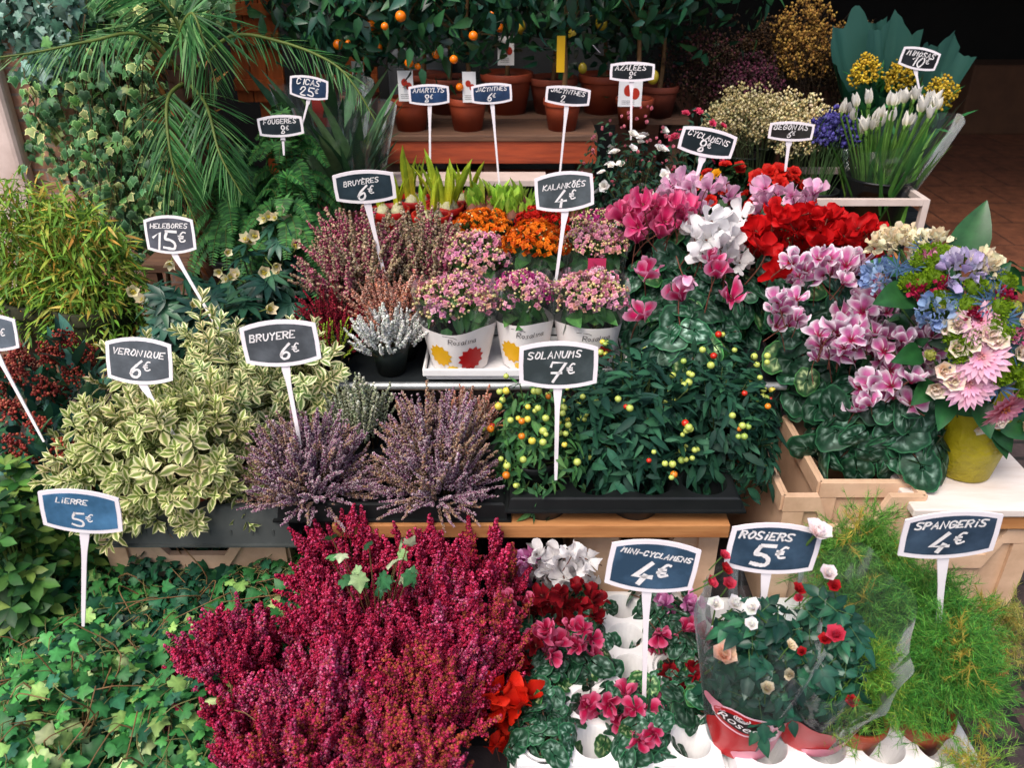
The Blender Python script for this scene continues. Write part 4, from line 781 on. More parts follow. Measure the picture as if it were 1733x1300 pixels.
ivy('ivy holding the blue price sign stake', -40, 230, 960, 1150, .92, 1.28, .03, 640, 62); ivy('light green ivy trailing on the paving at the lower edge', -60, 200, 1090, 1230, .78, 1.02, .012, 330, 63, .029, w=[.18, .2, .2, .1, .1, .14, .08])
ivy('ivy between the sign stake and the leaning crimson heather', 150, 400, 1040, 1180, .90, 1.18, .03, 520, 64, .028); ivy('ivy trailing toward the viewer beside the rusty heather', 140, 400, 1150, 1290, .74, .98, .012, 380, 65, .029)
# stray ivy shoots among the red heather
rng = R(66); p = W(625, 930, Y=1.10); t = thing('ivy_plant', 'pale ivy shoot growing through the crimson heather', 'ivy', (p[0], 1.10, .02), 'ground ivies'); m = MB(); pot(t, .035, .06, BLACKP)
for k in range(20): q = W(rng.uniform(540, 710), rng.uniform(905, 1000), Y=rng.uniform(1.0, 1.1))-[p[0], 1.10, .02]; m.inst(IVY, frames(rng.normal(0, 1, (1, 3)), .03*rng.uniform(.6, 1.2), None, 0, unit(np.array([rng.normal(0, .5), -.5, .7]))), q[None], jit(rng, cols("#4c8050 #8fae78 #35683e #2c5a3a #b8c4a0"), 1)); tube(m, curve([(0, 0, .05), q*.6+[0, 0, .05], q], 6), .0012, .001, 4, lin("#8a6a48"))
m.build('foliage', LEAF, t)
# climbing variegated ivy on the brick wall
def climber(label, pl, pr, pt, pb, Y, n, seed, pal, w, size=.026, T=IVYV):
    rng = R(seed); a, b = W(pl, pt, Y=Y), W(pr, pb, Y=Y); loc = np.array([(a[0]+b[0])/2, Y, 0]); t = thing('ivy_plant', label, 'ivy', loc, 'climbing ivies'); pot(t, .09, .18, TERRAD); m = MB(); P = []
    for s in range(int(n/13)):
        x = rng.uniform(a[0], b[0])-loc[0]; z0, z1 = a[2]+rng.uniform(-.06, .06), b[2]+rng.uniform(-.05, .15); y = rng.uniform(-.05, .14); k = 26; tt = np.linspace(0, 1, k)
        c = np.stack([x+.04*np.sin(tt*5+s)+rng.normal(0, .012, k), y-.03*np.sin(tt*3+s)+rng.normal(0, .018, k), z0+(z1-z0)*tt], 1); P.append(c); tube(m, c[::4], .002, .001, 4, lin("#5a4a30"))
    tube(m, curve([(0, .0, .15), (.02, .05, .4), (0, .06, b[2]+.1)], 6), .008, .006, 5, lin("#4a3a28"))
    P = np.concatenate(P); n = len(P); Nn = unit(np.array([0, -1, .35])+rng.normal(0, .4, (n, 3))); D = tangent(rng, Nn, 1.0, .6); i = rng.random(n) < .72
    for q, TT in ((i, T), (~i, IVY)): m.inst(TT, frames(D[q], size*rng.uniform(.6, 1.25, q.sum()), rng, .25, Nn[q]), P[q]+rng.normal(0, .012, (q.sum(), 3)), jit(rng, pal, q.sum(), .2, w))
    m.build('foliage', LEAF, t)
VP = cols("#3f6a42 #4a784a #35583a #5c8a4c #86985c"); climber('variegated climbing ivy hanging over the brick wall', 85, 330, 40, 430, 2.36, 1150, 70, VP, None); climber('thin variegated ivy strands on the pale brickwork', 20, 130, 110, 325, 2.42, 150, 71, VP, None); climber('variegated ivy high above the palm fronds', 120, 380, -60, 60, 2.40, 700, 73, VP, None)
climber('silvery leaved climber in the upper corner of the wall', -40, 170, -40, 110, 2.38, 520, 72, cols("#4a7060 #5f8274 #355a4a #86a096"), None, .03, IVY)
# pale dead ivy leaves
# ---- palm
rng = R(80); pb = W(332, 250, Y=2.12); t = thing('palm_plant', 'palm with a fibrous brown trunk and arching feathery fronds', 'palm', (pb[0], 2.12, 0)); o0 = np.array([pb[0], 2.12, 0]); pot(t, .12, .24, TERRAD)
m = MB(); top = W(318, 128, Y=2.12)-o0; tube(m, [(0, 0, .2), (0, .01, top[2]*.6), top*[1, 1, .92], top+[0, 0, .02]], .045, .05, 12, lin("#3a2416"))
n = 420; a = rng.uniform(0, 6.28, n); z = rng.uniform(.25, top[2]+.03, n); P = np.stack([np.cos(a)*.048, np.sin(a)*.048+.01, z], 1); m.inst(leaf(.16, 2, 3), frames(np.stack([np.cos(a)*.5, np.sin(a)*.5, np.full(n, .8)], 1)+rng.normal(0, .25, (n, 3)), rng.uniform(.03, .07, n), rng, 1), P, jit(rng, cols("#5a3218 #7a4a22 #3a2014 #8a5a2c"), n)); m.build('trunk', STEM, t)
def frond(parent, pts, nl, L, pal, rng, dr=.5, sag=.26, w=.034):
    c = curve(pts, 90); n = len(c); m = MB(); tube(m, c, .0055, .0015, 5, lin("#6a7a3a")); T = unit(np.gradient(c, axis=0)); nl = int(nl*1.5); i = np.linspace(n*.18, n-1, nl).astype(int); s = i/n; side = np.cross(T[i], [0, -.5, .8]); side = unit(side)
    for sg in (-1, 1):
        D = unit(side*sg*(.9-.35*s[:, None]) + T[i]*(.55+.5*s[:, None]) + np.array([0, -.05, -sag]) + rng.normal(0, .1, (nl, 3))); nl = int(nl); LL = L*.92*np.sin(np.pi*np.clip(.18+.82*s, 0, 1)**.9)**.6*rng.uniform(.8, 1.1, nl)
        m.inst(leaf(w, 4, 3, 'strap', .25, dr*.35), frames(D, LL, rng, .4), c[i], jit(rng, pal, nl, .15))
    return m.build('frond', LEAF, parent)
PALM = cols("#3a6c38 #487e44 #2a582e #6a9458"); pw = lambda *q: [W(x, y, Y=Y)-o0 for x, y, Y in q]
for q, nl, L in [(((318, 135, 2.1), (285, 165, 2.0), (285, 235, 1.93), (300, 300, 1.9), (335, 385, 1.88)), 44, .17), (((318, 132, 2.1), (305, 60, 2.02), (325, 22, 1.98), (345, 70, 1.95), (368, 150, 1.92)), 40, .19),
    (((318, 130, 2.12), (390, 62, 2.1), (480, 72, 2.1), (560, 105, 2.08), (600, 145, 2.05), (636, 205, 2.03)), 40, .095), (((318, 135, 2.1), (240, 60, 2.02), (150, 70, 1.95), (60, 88, 1.9), (-30, 100, 1.86)), 40, .12),
    (((318, 130, 2.15), (300, 40, 2.15), (240, -20, 2.1), (160, -30, 2.05)), 36, .2), 
    (((318, 138, 2.1), (350, 180, 1.98), (372, 260, 1.9), (410, 330, 1.87)), 36, .14), ]: frond(t, pw(*q), nl, L, PALM, rng)
# ---- ferns
def fern(label, px, py_top, pl, pr, Y, zb, n, seed, pal="#2a5e2c #346c32 #214a25 #447a3a"):
    rng = R(seed); loc, r, h = fit(pl, pr, py_top, Y, zb); t = thing('fern_plant', label, 'fern', loc, 'ferns'); pot(t, .06, .1, BLACKP); P = cols(pal)
    for k in range(n):
        a = k*2.4+rng.normal(0, .3); q = math.sqrt((k+.5)/n); e = np.array([math.cos(a)*r*q, math.sin(a)*r*q*.9, h*(1.02-.75*q*q)*rng.uniform(.85, 1.05)]); mid = e*[.45, .45, .7]+[0, 0, .05+.03*q]
        tip = e+np.array([math.cos(a)*.03, math.sin(a)*.03-.01, -.015-.07*q*q]); c = curve([(math.cos(a)*.015, math.sin(a)*.015, .08), mid, e, tip], 34); nn = len(c); m = MB(); tube(m, c, .0016, .0007, 4, lin("#5a6a34")); T = unit(np.gradient(c, axis=0)); i = np.arange(5, nn); s = i/nn; N0 = unit(np.array([math.cos(a)*.4, math.sin(a)*.4-.4, .8])); sd = unit(np.cross(T[i], N0))
        for sg in (-1, 1): m.inst(leaf(.32, 2, 3, 'strap', .1, .15, 0, midrib), frames(sd*sg+T[i]*.25+rng.normal(0, .06, (len(i), 3)), .024*np.clip(np.sin(np.pi*(.1+.85*s))**.6, .2, 1), None, 0, N0), c[i], jit(rng, P, len(i), .12))
        m.build('frond', LEAFM, t)
fern('dark green sword fern under the fougeres sign', 470, 190, 395, 560, 2.12, .50, 40, 85); fern('sword fern beside the palm trunk', 400, 235, 340, 470, 2.16, .50, 34, 86, "#1f4a26 #2a5a2e #183c22"); fern('sword fern in front of the palm trunk, above the helebores sign', 360, 270, 300, 440, 2.02, .46, 34, 88); fern('sword fern drooping toward the hellebores', 470, 300, 385, 570, 1.96, .46, 34, 87)
# ---- bamboo
def bamboo(label, pl, pr, pt, Y, zb, n, seed):
    rng = R(seed); loc, r, h = fit(pl, pr, pt, Y, zb); t = thing('bamboo_plant', label, 'bamboo', loc, 'dwarf bamboos'); pot(t, .09, .16, pmat('mossy_pot', "#3a3c22", "#2a2a1c", .85, 25, bump=.5)); m = MB(); P, u = dome(rng, n, (r, r*.8, h*.62), -.45, (.5, 1), .2, h*.42)
    D = unit(np.stack([u[:, 0]*.8, u[:, 1]*.6-.2, np.full(n, -.15)], 1)+rng.normal(0, .75, (n, 3))); m.inst(leaf(.15, 4, 3, 'lance', .15, .3), frames(D, .038*rng.uniform(.5, 1.25, n), rng, .6), P, jit(rng, cols("#6f9a38 #86a83c #557e30 #a4ac48 #c4a848 #b98a3c"), n, .18, [.26, .24, .22, .14, .09, .05])); m.build('foliage', LEAF, t)
    for k in range(26): q = rng.normal(0, .5, 2); link('cane', tube_mesh(curve([(q[0]*.05, q[1]*.05, .13), (q[0]*r*.5, q[1]*r*.5, h*.55), (q[0]*r, q[1]*r-.02, h*.88)], 7), .0022, .001, "#9a8a3c"), STEM, t)
def tube_mesh(c, a, b, col): m = MB(); tube(m, c, a, b, 5, lin(col)); return m.mesh('tube')
bamboo('yellow green dwarf bamboo at the left edge, nearest the ivy wall', -70, 110, 312, 1.86, .36, 3600, 90); bamboo('yellow green dwarf bamboo above the red budded skimmia', 20, 200, 330, 1.82, .36, 3700, 91)
# ---- hellebores
def hellebore(label, pl, pr, pt, Y, zb, n, nf, seed):
    rng = R(seed); loc, r, h = fit(pl, pr, pt, Y, zb); t = thing('hellebore_plant', label, 'hellebore', loc, 'hellebores'); pot(t, .06, .1, BLACKP); m = MB(); P, u = dome(rng, n, (r, r*.8, h*.8), -.2, (.55, 1), .18, h*.15); T = leaf(.3, 4, 3, 'lance', .15, .25, .0, midrib)
    for k in range(n):
        N0 = unit(u[k]*.6+[0, -.25, .5]+rng.normal(0, .2, 3)); e0 = unit(np.cross(N0, rng.normal(size=3))); e1 = np.cross(N0, e0); nl = 7; th = np.linspace(-1.9, 1.9, nl); D = np.cos(th)[:, None]*e0+np.sin(th)[:, None]*e1
        m.inst(T, frames(D, .062*rng.uniform(.8, 1.15)*(1-.1*np.abs(th)), rng, .15, N0), np.repeat(P[k][None], nl, 0), jit(rng, cols("#23483c #2c5544 #1b3c34 #3a6248"), 1, .12)*np.ones((nl, 1))); tube(m, curve([P[k], P[k]*[.5, .5, .6], (0, 0, .08)], 5), .002, .0025, 4, lin("#4a5a34"))
    m.build('foliage', GLOSS, t); pet = leaf(.85, 4, 5, 'ovate', .12, -.35, .02, lambda T, S: mixc(lin("#a9b06a"), lin("#e2d6b4"), T*1.6))
    fm = []
    for v in range(3):
        q = MB(); th = np.arange(5)*2*np.pi/5; D = np.stack([np.cos(th)*.75, np.sin(th)*.75, np.full(5, .55)], 1); q.inst(pet, frames(D, .024, None, 0, (0, 0, 1)), np.zeros((5, 3)), jit(rng, np.ones((1, 3)), 5, .08)); k = 14; q.inst(BALL1, frames(rng.normal(size=(k, 3)), .0018), rng.normal(0, .003, (k, 3))+[0, 0, .008], np.tile(lin("#c9b84a"), (k, 1))); tube(q, curve([(0, 0, 0), (0, .008, -.012), (0, .0, -.06)], 5), .0014, .0016, 4, lin("#7a8a4a")); fm.append(q.mesh('flower'))
    for k in range(nf):
        a = rng.uniform(0, 6.28); q = math.sqrt(rng.uniform(0, 1)); p = np.array([[math.cos(a)*r*.8*q, math.sin(a)*r*.6*q-.02, h*(1.03-.3*q*q)+.012]]); D = np.array([[rng.normal(0, .5), -.75, .55+rng.normal(0, .3)]]); link('flower', fm[k % 3], PETAL, t, None, M4(facing(D, rng.uniform(.7, 1.05), rng), p, 0))
hellebore('hellebore with cream flowers right of the helebores sign stake', 350, 500, 400, 1.80, .37, 44, 9, 95); hellebore('dark hellebore behind the veronique sign', 190, 350, 445, 1.76, .36, 44, 3, 96); hellebore('hellebore with cream flowers in front of the sword ferns', 410, 540, 370, 1.92, .40, 40, 8, 97); hellebore('low hellebore just behind the cream edged hebes', 300, 470, 480, 1.68, .36, 40, 4, 98)
# ---- skimmia, choisya
def skimmia(label, pl, pr, pt, Y, zb, seed, np_=8, pal=("#6e1c1a", "#862c24", "#a04a34")):
    rng = R(seed); loc, r, h = fit(pl, pr, pt, Y, zb); t = thing('skimmia_plant', label, 'skimmia', loc, 'skimmias'); pot(t, .06, .1, BLACKP); m, P, u = bush(rng, 190, (r, r*.8, h*.75), leaf(.34, 4, 3, 'lance', .15, .15, 0, midrib), .066, cols("#25504a #2f5f4a #3c6a4a #1d4038 #4a7a6a"), 'out', h*.2, -.2, droop=-.6, roll=.6); m.build('foliage', GLOSS, t); pm = []
    for v in range(3):
        q = MB(); k = 120; X, uu = dome(rng, k, (.021, .021, .033), -.2, (.5, 1), .1); c = cols(' '.join(pal)); q.inst(BALL1, frames(uu, rng.uniform(.002, .0032, k)), X, jit(rng, c, k, .15)); tube(q, [(0, 0, -.03), (0, 0, .02)], .002, .0015, 4, lin("#6a3a2a")); pm.append(q.mesh('bud_cluster'))
    for k in range(np_):
        a = k*2.4+seed; q = math.sqrt((k+.5)/np_); p = np.array([[math.cos(a)*r*.8*q, math.sin(a)*r*.65*q, h*(.98-.28*q*q)]]); link('bud_cluster', pm[k % 3], BERRYM, t, None, M4(facing(np.array([[rng.normal(0, .3), -.25, 1]]), rng.uniform(.9, 1.25), rng), p, 0))
BERRYM = colmat('bud', .5, .3, 0, .15)
skimmia('red budded skimmia below the dwarf bamboo, at the edge of the hebes', 40, 165, 565, 1.50, .2, 100); skimmia('pinkish red budded skimmia with a sign stake at the left edge', -60, 90, 600, 1.42, .18, 101, 9, ("#8a3028", "#a85844", "#6e1e1c")); skimmia('dark skimmia low behind the choisya', -10, 120, 715, 1.33, .12, 102, 4)
def choisya(label, pl, pr, pt, Y, zb, seed, n=190):
    rng = R(seed); loc, r, h = fit(pl, pr, pt, Y, zb); t = thing('choisya_plant', label, 'shrub', loc, 'lime leaved shrubs'); pot(t, .06, .1, BLACKP); m = MB(); T = leaf(.5, 4, 3, 'obov', .15, .2, 0, midrib); P, u = dome(rng, n, (r, r*.8, h*.85), -.2, (.6, 1), .15, h*.1)
    for k in range(n):
        ax = unit(u[k]*.6+[0, -.2, .6]); e0 = unit(np.cross(ax, rng.normal(size=3))); e1 = np.cross(ax, e0); th = np.linspace(0, 2*np.pi, 7)[:-1]; D = np.cos(th)[:, None]*e0+np.sin(th)[:, None]*e1+ax*.45; m.inst(T, frames(D, .034*rng.uniform(.65, 1.3), rng, .3, ax), np.repeat(P[k][None], 6, 0), jit(rng, cols("#2a5628 #36632c #4a7434 #1f4222 #6a843c"), 6, .15)); tube(m, curve([P[k], P[k]*[.6, .6, .7], (0, 0, .06)], 5), .002, .0025, 4, lin("#6a7a3c"))
    m.build('foliage', LEAF, t)
choisya('lime green shrub with rosettes of leaves left of the blue sign', -60, 95, 775, 1.26, .04, 105); choisya('lime green shrub low at the left edge behind the ivy', -90, 60, 850, 1.16, .03, 106); choisya('dark green shrub between the skimmia and the grey tray', 30, 150, 800, 1.32, .06, 107, 110)
# ---- kalanchoes
KZ = ZS + .013
kalanchoe('pink and cream kalanchoe in a printed white sleeve, leftmost of the front row', 706, 842, 478, 1.635, KZ, ['pinkbud', 'pink'], 26, 110, print_='Rosalina'); kalanchoe('magenta pink kalanchoe in a printed white sleeve, middle of the front row', 836, 942, 466, 1.635, KZ, ['pinkbud', 'magenta', 'pink'], 22, 111, print_='Rosalina', w=[.45, .3, .25]); kalanchoe('pink kalanchoe in a printed white sleeve, nearest the big cyclamens', 938, 1062, 470, 1.635, KZ, ['pinkbud', 'pink'], 26, 112, print_='Rosalina')
kalanchoe('pink budded kalanchoe in clear wrap behind the front row', 745, 862, 405, 1.79, KZ, ['pinkbud', 'pink'], 22, 113, sleeve='clear'); kalanchoe('orange kalanchoe in clear wrap left of the kalankoes stake', 852, 962, 382, 1.80, KZ, ['orange'], 24, 114, sleeve='clear'); kalanchoe('pale pink kalanchoe with a pink care tag', 955, 1060, 385, 1.80, KZ, ['pinkbud', 'pink'], 24, 115, sleeve='clear', tagc="#b8305a")
kalanchoe('orange kalanchoe at the back beside the cream heather', 765, 865, 362, 1.95, KZ, ['orange'], 17, 116, sleeve=None); kalanchoe('scarlet kalanchoe at the back under the kalankoes sign', 872, 962, 356, 1.95, KZ, ['red'], 17, 117, sleeve=None); kalanchoe('magenta kalanchoe at the back by the azalea', 965, 1058, 362, 1.95, KZ, ['magenta', 'pinkbud'], 14, 118, sleeve=None)
# ---- solanums
SB = {k: None for k in 'gorq'}
def berries():
    for k, c in zip('goryd', ("#b4c05c", "#d8781c", "#c02814", "#d2c048", "#98b050")):
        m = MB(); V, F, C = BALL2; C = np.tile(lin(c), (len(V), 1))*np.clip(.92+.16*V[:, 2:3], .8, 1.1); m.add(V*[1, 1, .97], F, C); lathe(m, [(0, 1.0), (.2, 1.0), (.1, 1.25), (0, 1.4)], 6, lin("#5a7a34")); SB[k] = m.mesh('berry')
berries()
def solanum(label, pl, pr, pt, Y, zb, n, nb, seed, pal, mix, size=.034):
    rng = R(seed); loc, r, h = fit(pl, pr, pt, Y, zb); t = thing('solanum_plant', label, 'solanum', loc, 'solanums with berries'); pot(t, .05, .075, BLACKP); n = int(n*1.8); P, u = dome(rng, n, (r*1.08, r*.95, h-.06), -.45, (.5, 1), .16, .07); m = MB(); N = unit(u+rng.normal(0, .45, u.shape)+[0, 0, .3]); D = unit(tangent(rng, N, .5, .9)+u*.35)
    T = [leaf(.34, 4, 3, 'lance', .16, .2, .03, midrib), leaf(.3, 4, 3, 'lance', .2, .35, .05, midrib)]; M = frames(D, size*rng.uniform(.55, 1.3, n), rng, .4, N); tint = jit(rng, cols(pal), n, .15)
    for j in (0, 1): m.inst(T[j], M[j::2], P[j::2], tint[j::2])
    for i in range(0, n, 7): tube(m, curve([P[i], P[i]*[.6, .6, .75], (0, 0, .05)], 5), .0013, .002, 4, lin("#4a5a30"))
    m.build('foliage', LEAFM, t); k = 0; P2, u2 = dome(rng, nb*2, (r*1.08, r*.97, h-.055), .0, (.97, 1.05), .16, .07)
    cl = 0
    while k < nb:
        c0 = P2[cl]; cl += 1
        for q in range(int(rng.integers(1, 4))):
            if k >= nb: break
            p = c0+rng.normal(0, .011, 3)+[0, -.004, 0]; ch = mix[int(rng.integers(len(mix)))]; link('berry', SB[ch], FRUIT, t, None, M4(frames(np.array([[rng.normal(), rng.normal(), .2]]), rng.uniform(.0048, .0078)), p[None], 0)); k += 1
solanum('light green solanum with red and yellow berries, leftmost behind the stake', 826, 985, 640, 1.335, ZB+.01, 420, 62, 120, "#35603a #42703c #2a5034 #547c48", 'gggyygdorg', .03)
solanum('dark solanum hanging over the tray front, right of the solanums stake', 985, 1170, 645, 1.36, ZB+.01, 620, 34, 121, "#1d4234 #25503c #193a30 #2f5c42", 'gggggdgggor', .042)
solanum('dark solanum with green berries at the right end of the tray', 1125, 1325, 630, 1.40, ZB+.01, 640, 44, 122, "#1d4234 #25503c #193a30 #2f5c42", 'gggggdggdgro', .04)
solanum('dark solanum behind the solanums sign, below the pink cyclamen', 960, 1150, 595, 1.51, ZB+.0, 480, 44, 123, "#1f4436 #28523c #1a3a30", 'gggdgy'); solanum('dark solanum with clustered pale berries in the rear row', 1110, 1310, 590, 1.52, ZB+.0, 480, 40, 124, "#1f4436 #28523c #1a3a30", 'ggggdry')
# ---- large cyclamens
Z3 = ZS + .0
rg = R(130)
def pts(rng, spec): return np.concatenate([patch(rng, b, Y, n) for b, Y, n in spec])
cyclamen('hot pink cyclamen with large marbled leaves above the solanums', [*fit(1055, 1275, 520, 1.64, Z3-.02)[0]], .13, .21, [('pink', np.array([W(x, y, Y=Y) for x, y, Y in [(1096, 450, 1.58), (1090, 520, 1.56), (1170, 540, 1.60) if False else (1155, 490, 1.6), (1240, 490, 1.57), (1205, 425, 1.62), (1215, 450, 1.6)]])), ('light', np.array([W(1160, 450, Y=1.6)]))], .042, .066, 150, 131, fol_h=.19)
cyclamen('magenta cyclamen behind the marbled leaved one, beside the azalea', [*W(1120, 440, Y=1.80)*[1, 1, 0]+[0, 0, Z3]], .11, .3, [('magenta', pts(rg, [((1060, 330, 1180, 385), (1.86, 1.76), 24), ((1075, 365, 1130, 400), (1.76, 1.72), 4)]))], .037, .06, 100, 132, fol_h=.23)
cyclamen('white cyclamen with a dense head of pure white flowers', [*W(1215, 450, Y=1.76)*[1, 1, 0]+[0, 0, Z3]], .1, .3, [('white', pts(rg, [((1180, 355, 1235, 420), (1.8, 1.7), 12), ((1190, 385, 1252, 430), (1.74, 1.68), 10)]))], .044, .06, 80, 133, fol_h=.2)
cyclamen('pale pink cyclamen under the cyclamens sign', [*W(1190, 380, Y=1.97)*[1, 1, 0]+[0, 0, Z3]], .11, .3, [('light', pts(rg, [((1120, 300, 1250, 345), (2.02, 1.9), 16)])), ('white', np.array([W(1255, 350, Y=1.88)]))], .039, .06, 80, 134, fol_h=.24)
cyclamen('scarlet cyclamen with a wide mass of red flowers', [*W(1360, 430, Y=1.80)*[1, 1, 0]+[0, 0, Z3-.02]], .15, .3, [('red', pts(rg, [((1275, 350, 1420, 425), (1.9, 1.74), 46), ((1390, 375, 1480, 430), (1.84, 1.72), 24), ((1270, 405, 1300, 425), (1.72, 1.7), 2), ((1300, 440, 1320, 452), (1.62, 1.62), 1)]))], .04, .06, 120, 135, fol_h=.22)
cyclamen('light pink cyclamen behind the scarlet one', [*W(1330, 370, Y=2.02)*[1, 1, 0]+[0, 0, Z3+.05]], .09, .27, [('light', pts(rg, [((1285, 312, 1385, 345), (2.02, 1.94), 12)]))], .036, .055, 70, 136, fol_h=.2)
cyclamen('white edged magenta cyclamen in front, on the beige crate', [*W(1478, 790, Y=1.42)*[1, 1, 0]+[0, 0, .345]], .125, .25, [('picotee', pts(rg, [((1390, 545, 1500, 600), (1.48, 1.40), 24), ((1500, 560, 1590, 640), (1.46, 1.40), 22), ((1450, 620, 1540, 690), (1.38, 1.34), 13)]))], .0335, .066, 170, 137, fol_h=.19, ph=.08, lo=-.35)
cyclamen('white edged magenta cyclamen behind the front one, below the scarlet flowers', [*W(1400, 650, Y=1.60)*[1, 1, 0]+[0, 0, .36]], .15, .3, [('picotee', pts(rg, [((1335, 425, 1460, 465), (1.66, 1.58), 17), ((1415, 440, 1475, 480), (1.60, 1.56), 5), ((1310, 500, 1370, 540), (1.52, 1.5), 7), ((1420, 490, 1510, 540), (1.54, 1.5), 12)]))], .0335, .066, 160, 138, fol_h=.22, lo=-.5)
# begonias (rose shaped red flowers) behind
def bloom(rng, pal, rings=((3, .28, .35), (5, .55, .75), (6, .85, 1.0)), w=.95, cup=.9):
    """nested petals opening outward, radius about 1, facing +Z"""
    m = MB(); c = cols(pal)
    for k, (n, r, op) in enumerate(rings):
        cf = lambda T, S: mixc(c[0], c[min(len(c)-1, 1+k//2)], T*1.2); T = leaf(w, 4, 5, 'obov', .22, -.35*(1.2-op), .03, cf)
        a = np.arange(n)*2*np.pi/n+k*.7+rng.normal(0, .1, n); D = np.stack([np.cos(a)*op, np.sin(a)*op, np.full(n, cup*(1.25-op))], 1); m.inst(T, frames(D, r*rng.uniform(.9, 1.12, n), rng, .12, (0, 0, 1)), np.zeros((n, 3)), jit(rng, np.ones((1, 3)), n, .07))
    return m
BEG = [bloom(R(140+i), "#8a0a08 #c0140c #cc2418").mesh('flower') for i in range(3)]; BEGY = [bloom(R(144), "#c07a08 #dca018").mesh('flower')]
def flowered(label, name, cat, pl, pr, pt, Y, zb, T, nl, ls, pal, sets, seed, group=None, face='shingle', mat=LEAFM, potr=.055, nm='flower', fsz=(.02, .03), lo=.1):
    rng = R(seed); loc, r, h = fit(pl, pr, pt, Y, zb); t = thing(name, label, cat, loc, group); pot(t, potr, .09, BLACKP); m, P, u = bush(rng, nl, (r, r*.8, h*.72), T, ls, cols(pal), face, h*.22, -.25); k = min(40, nl//6)
    for i in range(k): tube(m, curve([P[i], P[i]*[.6, .6, .75], (0, 0, .06)], 5), .0014, .002, 4, lin("#4a4a2c"))
    m.build('foliage', mat, t)
    for ms, n in sets:
        P, u = dome(rng, n, (r*.98, r*.8, h*.76), lo, (.97, 1.08), .1, h*.22); D = unit(u+[0, -.35, .2]+rng.normal(0, .25, u.shape)); scatter(nm, ms, PETAL, t, facing(D, rng.uniform(*fsz, n), rng), P, rng)
    return t
flowered('red begonia with rose shaped flowers beside the begonias sign stake', 'begonia_plant', 'begonia', 1248, 1385, 280, 2.16, .555, leaf(.8, 3, 3, 'ovate', .1, .2), 130, .045, "#2a4a2a #36582e #22402a", [(BEG, 46)], 150, 'begonias', fsz=(.022, .032)); flowered('red begonia with a few yellow blooms behind the pale pink cyclamen', 'begonia_plant', 'begonia', 1185, 1285, 272, 2.22, .555, leaf(.8, 3, 3, 'ovate', .1, .2), 110, .045, "#2a4a2a #36582e #22402a", [(BEG, 12), (BEGY, 4)], 151, 'begonias', fsz=(.02, .026))
# azaleas
AZ = lambda pal, s: [bloom(R(s+i), pal, ((3, .4, .2), (4, .6, .3)), .8, 1.3).mesh('bud') for i in range(2)]; AZO = lambda pal, s: [bloom(R(s+i), pal, ((3, .4, .4), (5, .75, .75), (5, .95, .95))).mesh('bud') for i in range(2)]
AL = leaf(.42, 3, 3, 'ovate', .12, .15, 0, midrib)
azp, azw = AZ("#c8606c #e090a0 #ecb0b8", 160), AZO("#d8d2c4 #ece6e2 #f0ecea", 162)
flowered('dark leaved azalea with pink buds under the azalees sign', 'azalea_plant', 'azalea', 985, 1150, 195, 2.24, .555, AL, 560, .024, "#1c3a2a #234432 #17302a #2c4c36", [(azp, 60), (azw, 6)], 165, 'azaleas', potr=.06, nm='bud', fsz=(.013, .02)); flowered('dark leaved azalea with white buds in front of the pink one', 'azalea_plant', 'azalea', 1000, 1165, 245, 2.13, .50, AL, 560, .024, "#1c3a2a #234432 #17302a #2c4c36", [(azw, 26), (azp, 24)], 166, 'azaleas', potr=.06, nm='bud', fsz=(.012, .021)); flowered('dark leaved azalea with rose pink flowers beside the dried bunches', 'azalea_plant', 'azalea', 1120, 1245, 190, 2.36, .555, AL, 420, .024, "#1c3a2a #234432 #17302a", [(AZO("#a82040 #cc3458 #d85070", 168), 18)], 167, 'azaleas', nm='bud', fsz=(.011, .016))
# ---- mini cyclamens in the white cell tray
def mini(label, ix, iy, key, box_, n, seed, dY=0, fs=.028, fh=.085, lf=.038):
    x = CT[0]+(ix-1.5)*cwid; y = CT[1]+(iy+.5)*.079; rng = R(seed); P = patch(rng, box_, (y+.02+dY, y-.045+dY), int(n*1.35), .008)
    cyclamen(label, (x, y, .028), .066, .1+fh, [(key, P)], fs, lf, 52, seed, mini=True, group='mini cyclamens', ph=.072, fol_h=.072+fh*.62, name='mini_cyclamen')
mini('white mini cyclamen in front of the beige crate', 1, 4, 'white', (902, 925, 995, 985), 15, 170, fs=.034); mini('dark red mini cyclamen just in front of the white one', 1, 3, 'darkred', (905, 1000, 1005, 1040), 16, 171); mini('rose pink mini cyclamen left of the empty cups', 1, 2, 'cerise', (905, 1055, 1000, 1130), 17, 172); mini('purple red mini cyclamen shaded by the heather', 0, 2, 'darkred', (830, 1085, 905, 1145), 16, 173)
mini('orchid pink mini cyclamen touching the heather and the white one', 0, 4, 'orchid', (862, 940, 898, 990), 7, 174); mini('crimson mini cyclamen half hidden by the heather', 0, 3, 'cerise', (860, 1000, 885, 1070), 6, 175); mini('scarlet mini cyclamen beside the rusty heather', 0, 1, 'orangered', (802, 1165, 882, 1225), 15, 176, fs=.036); mini('wine red mini cyclamen with pale petal edges in front of the sign stake', 2, 1, 'cerise', (995, 1180, 1105, 1235), 16, 177, fs=.034)
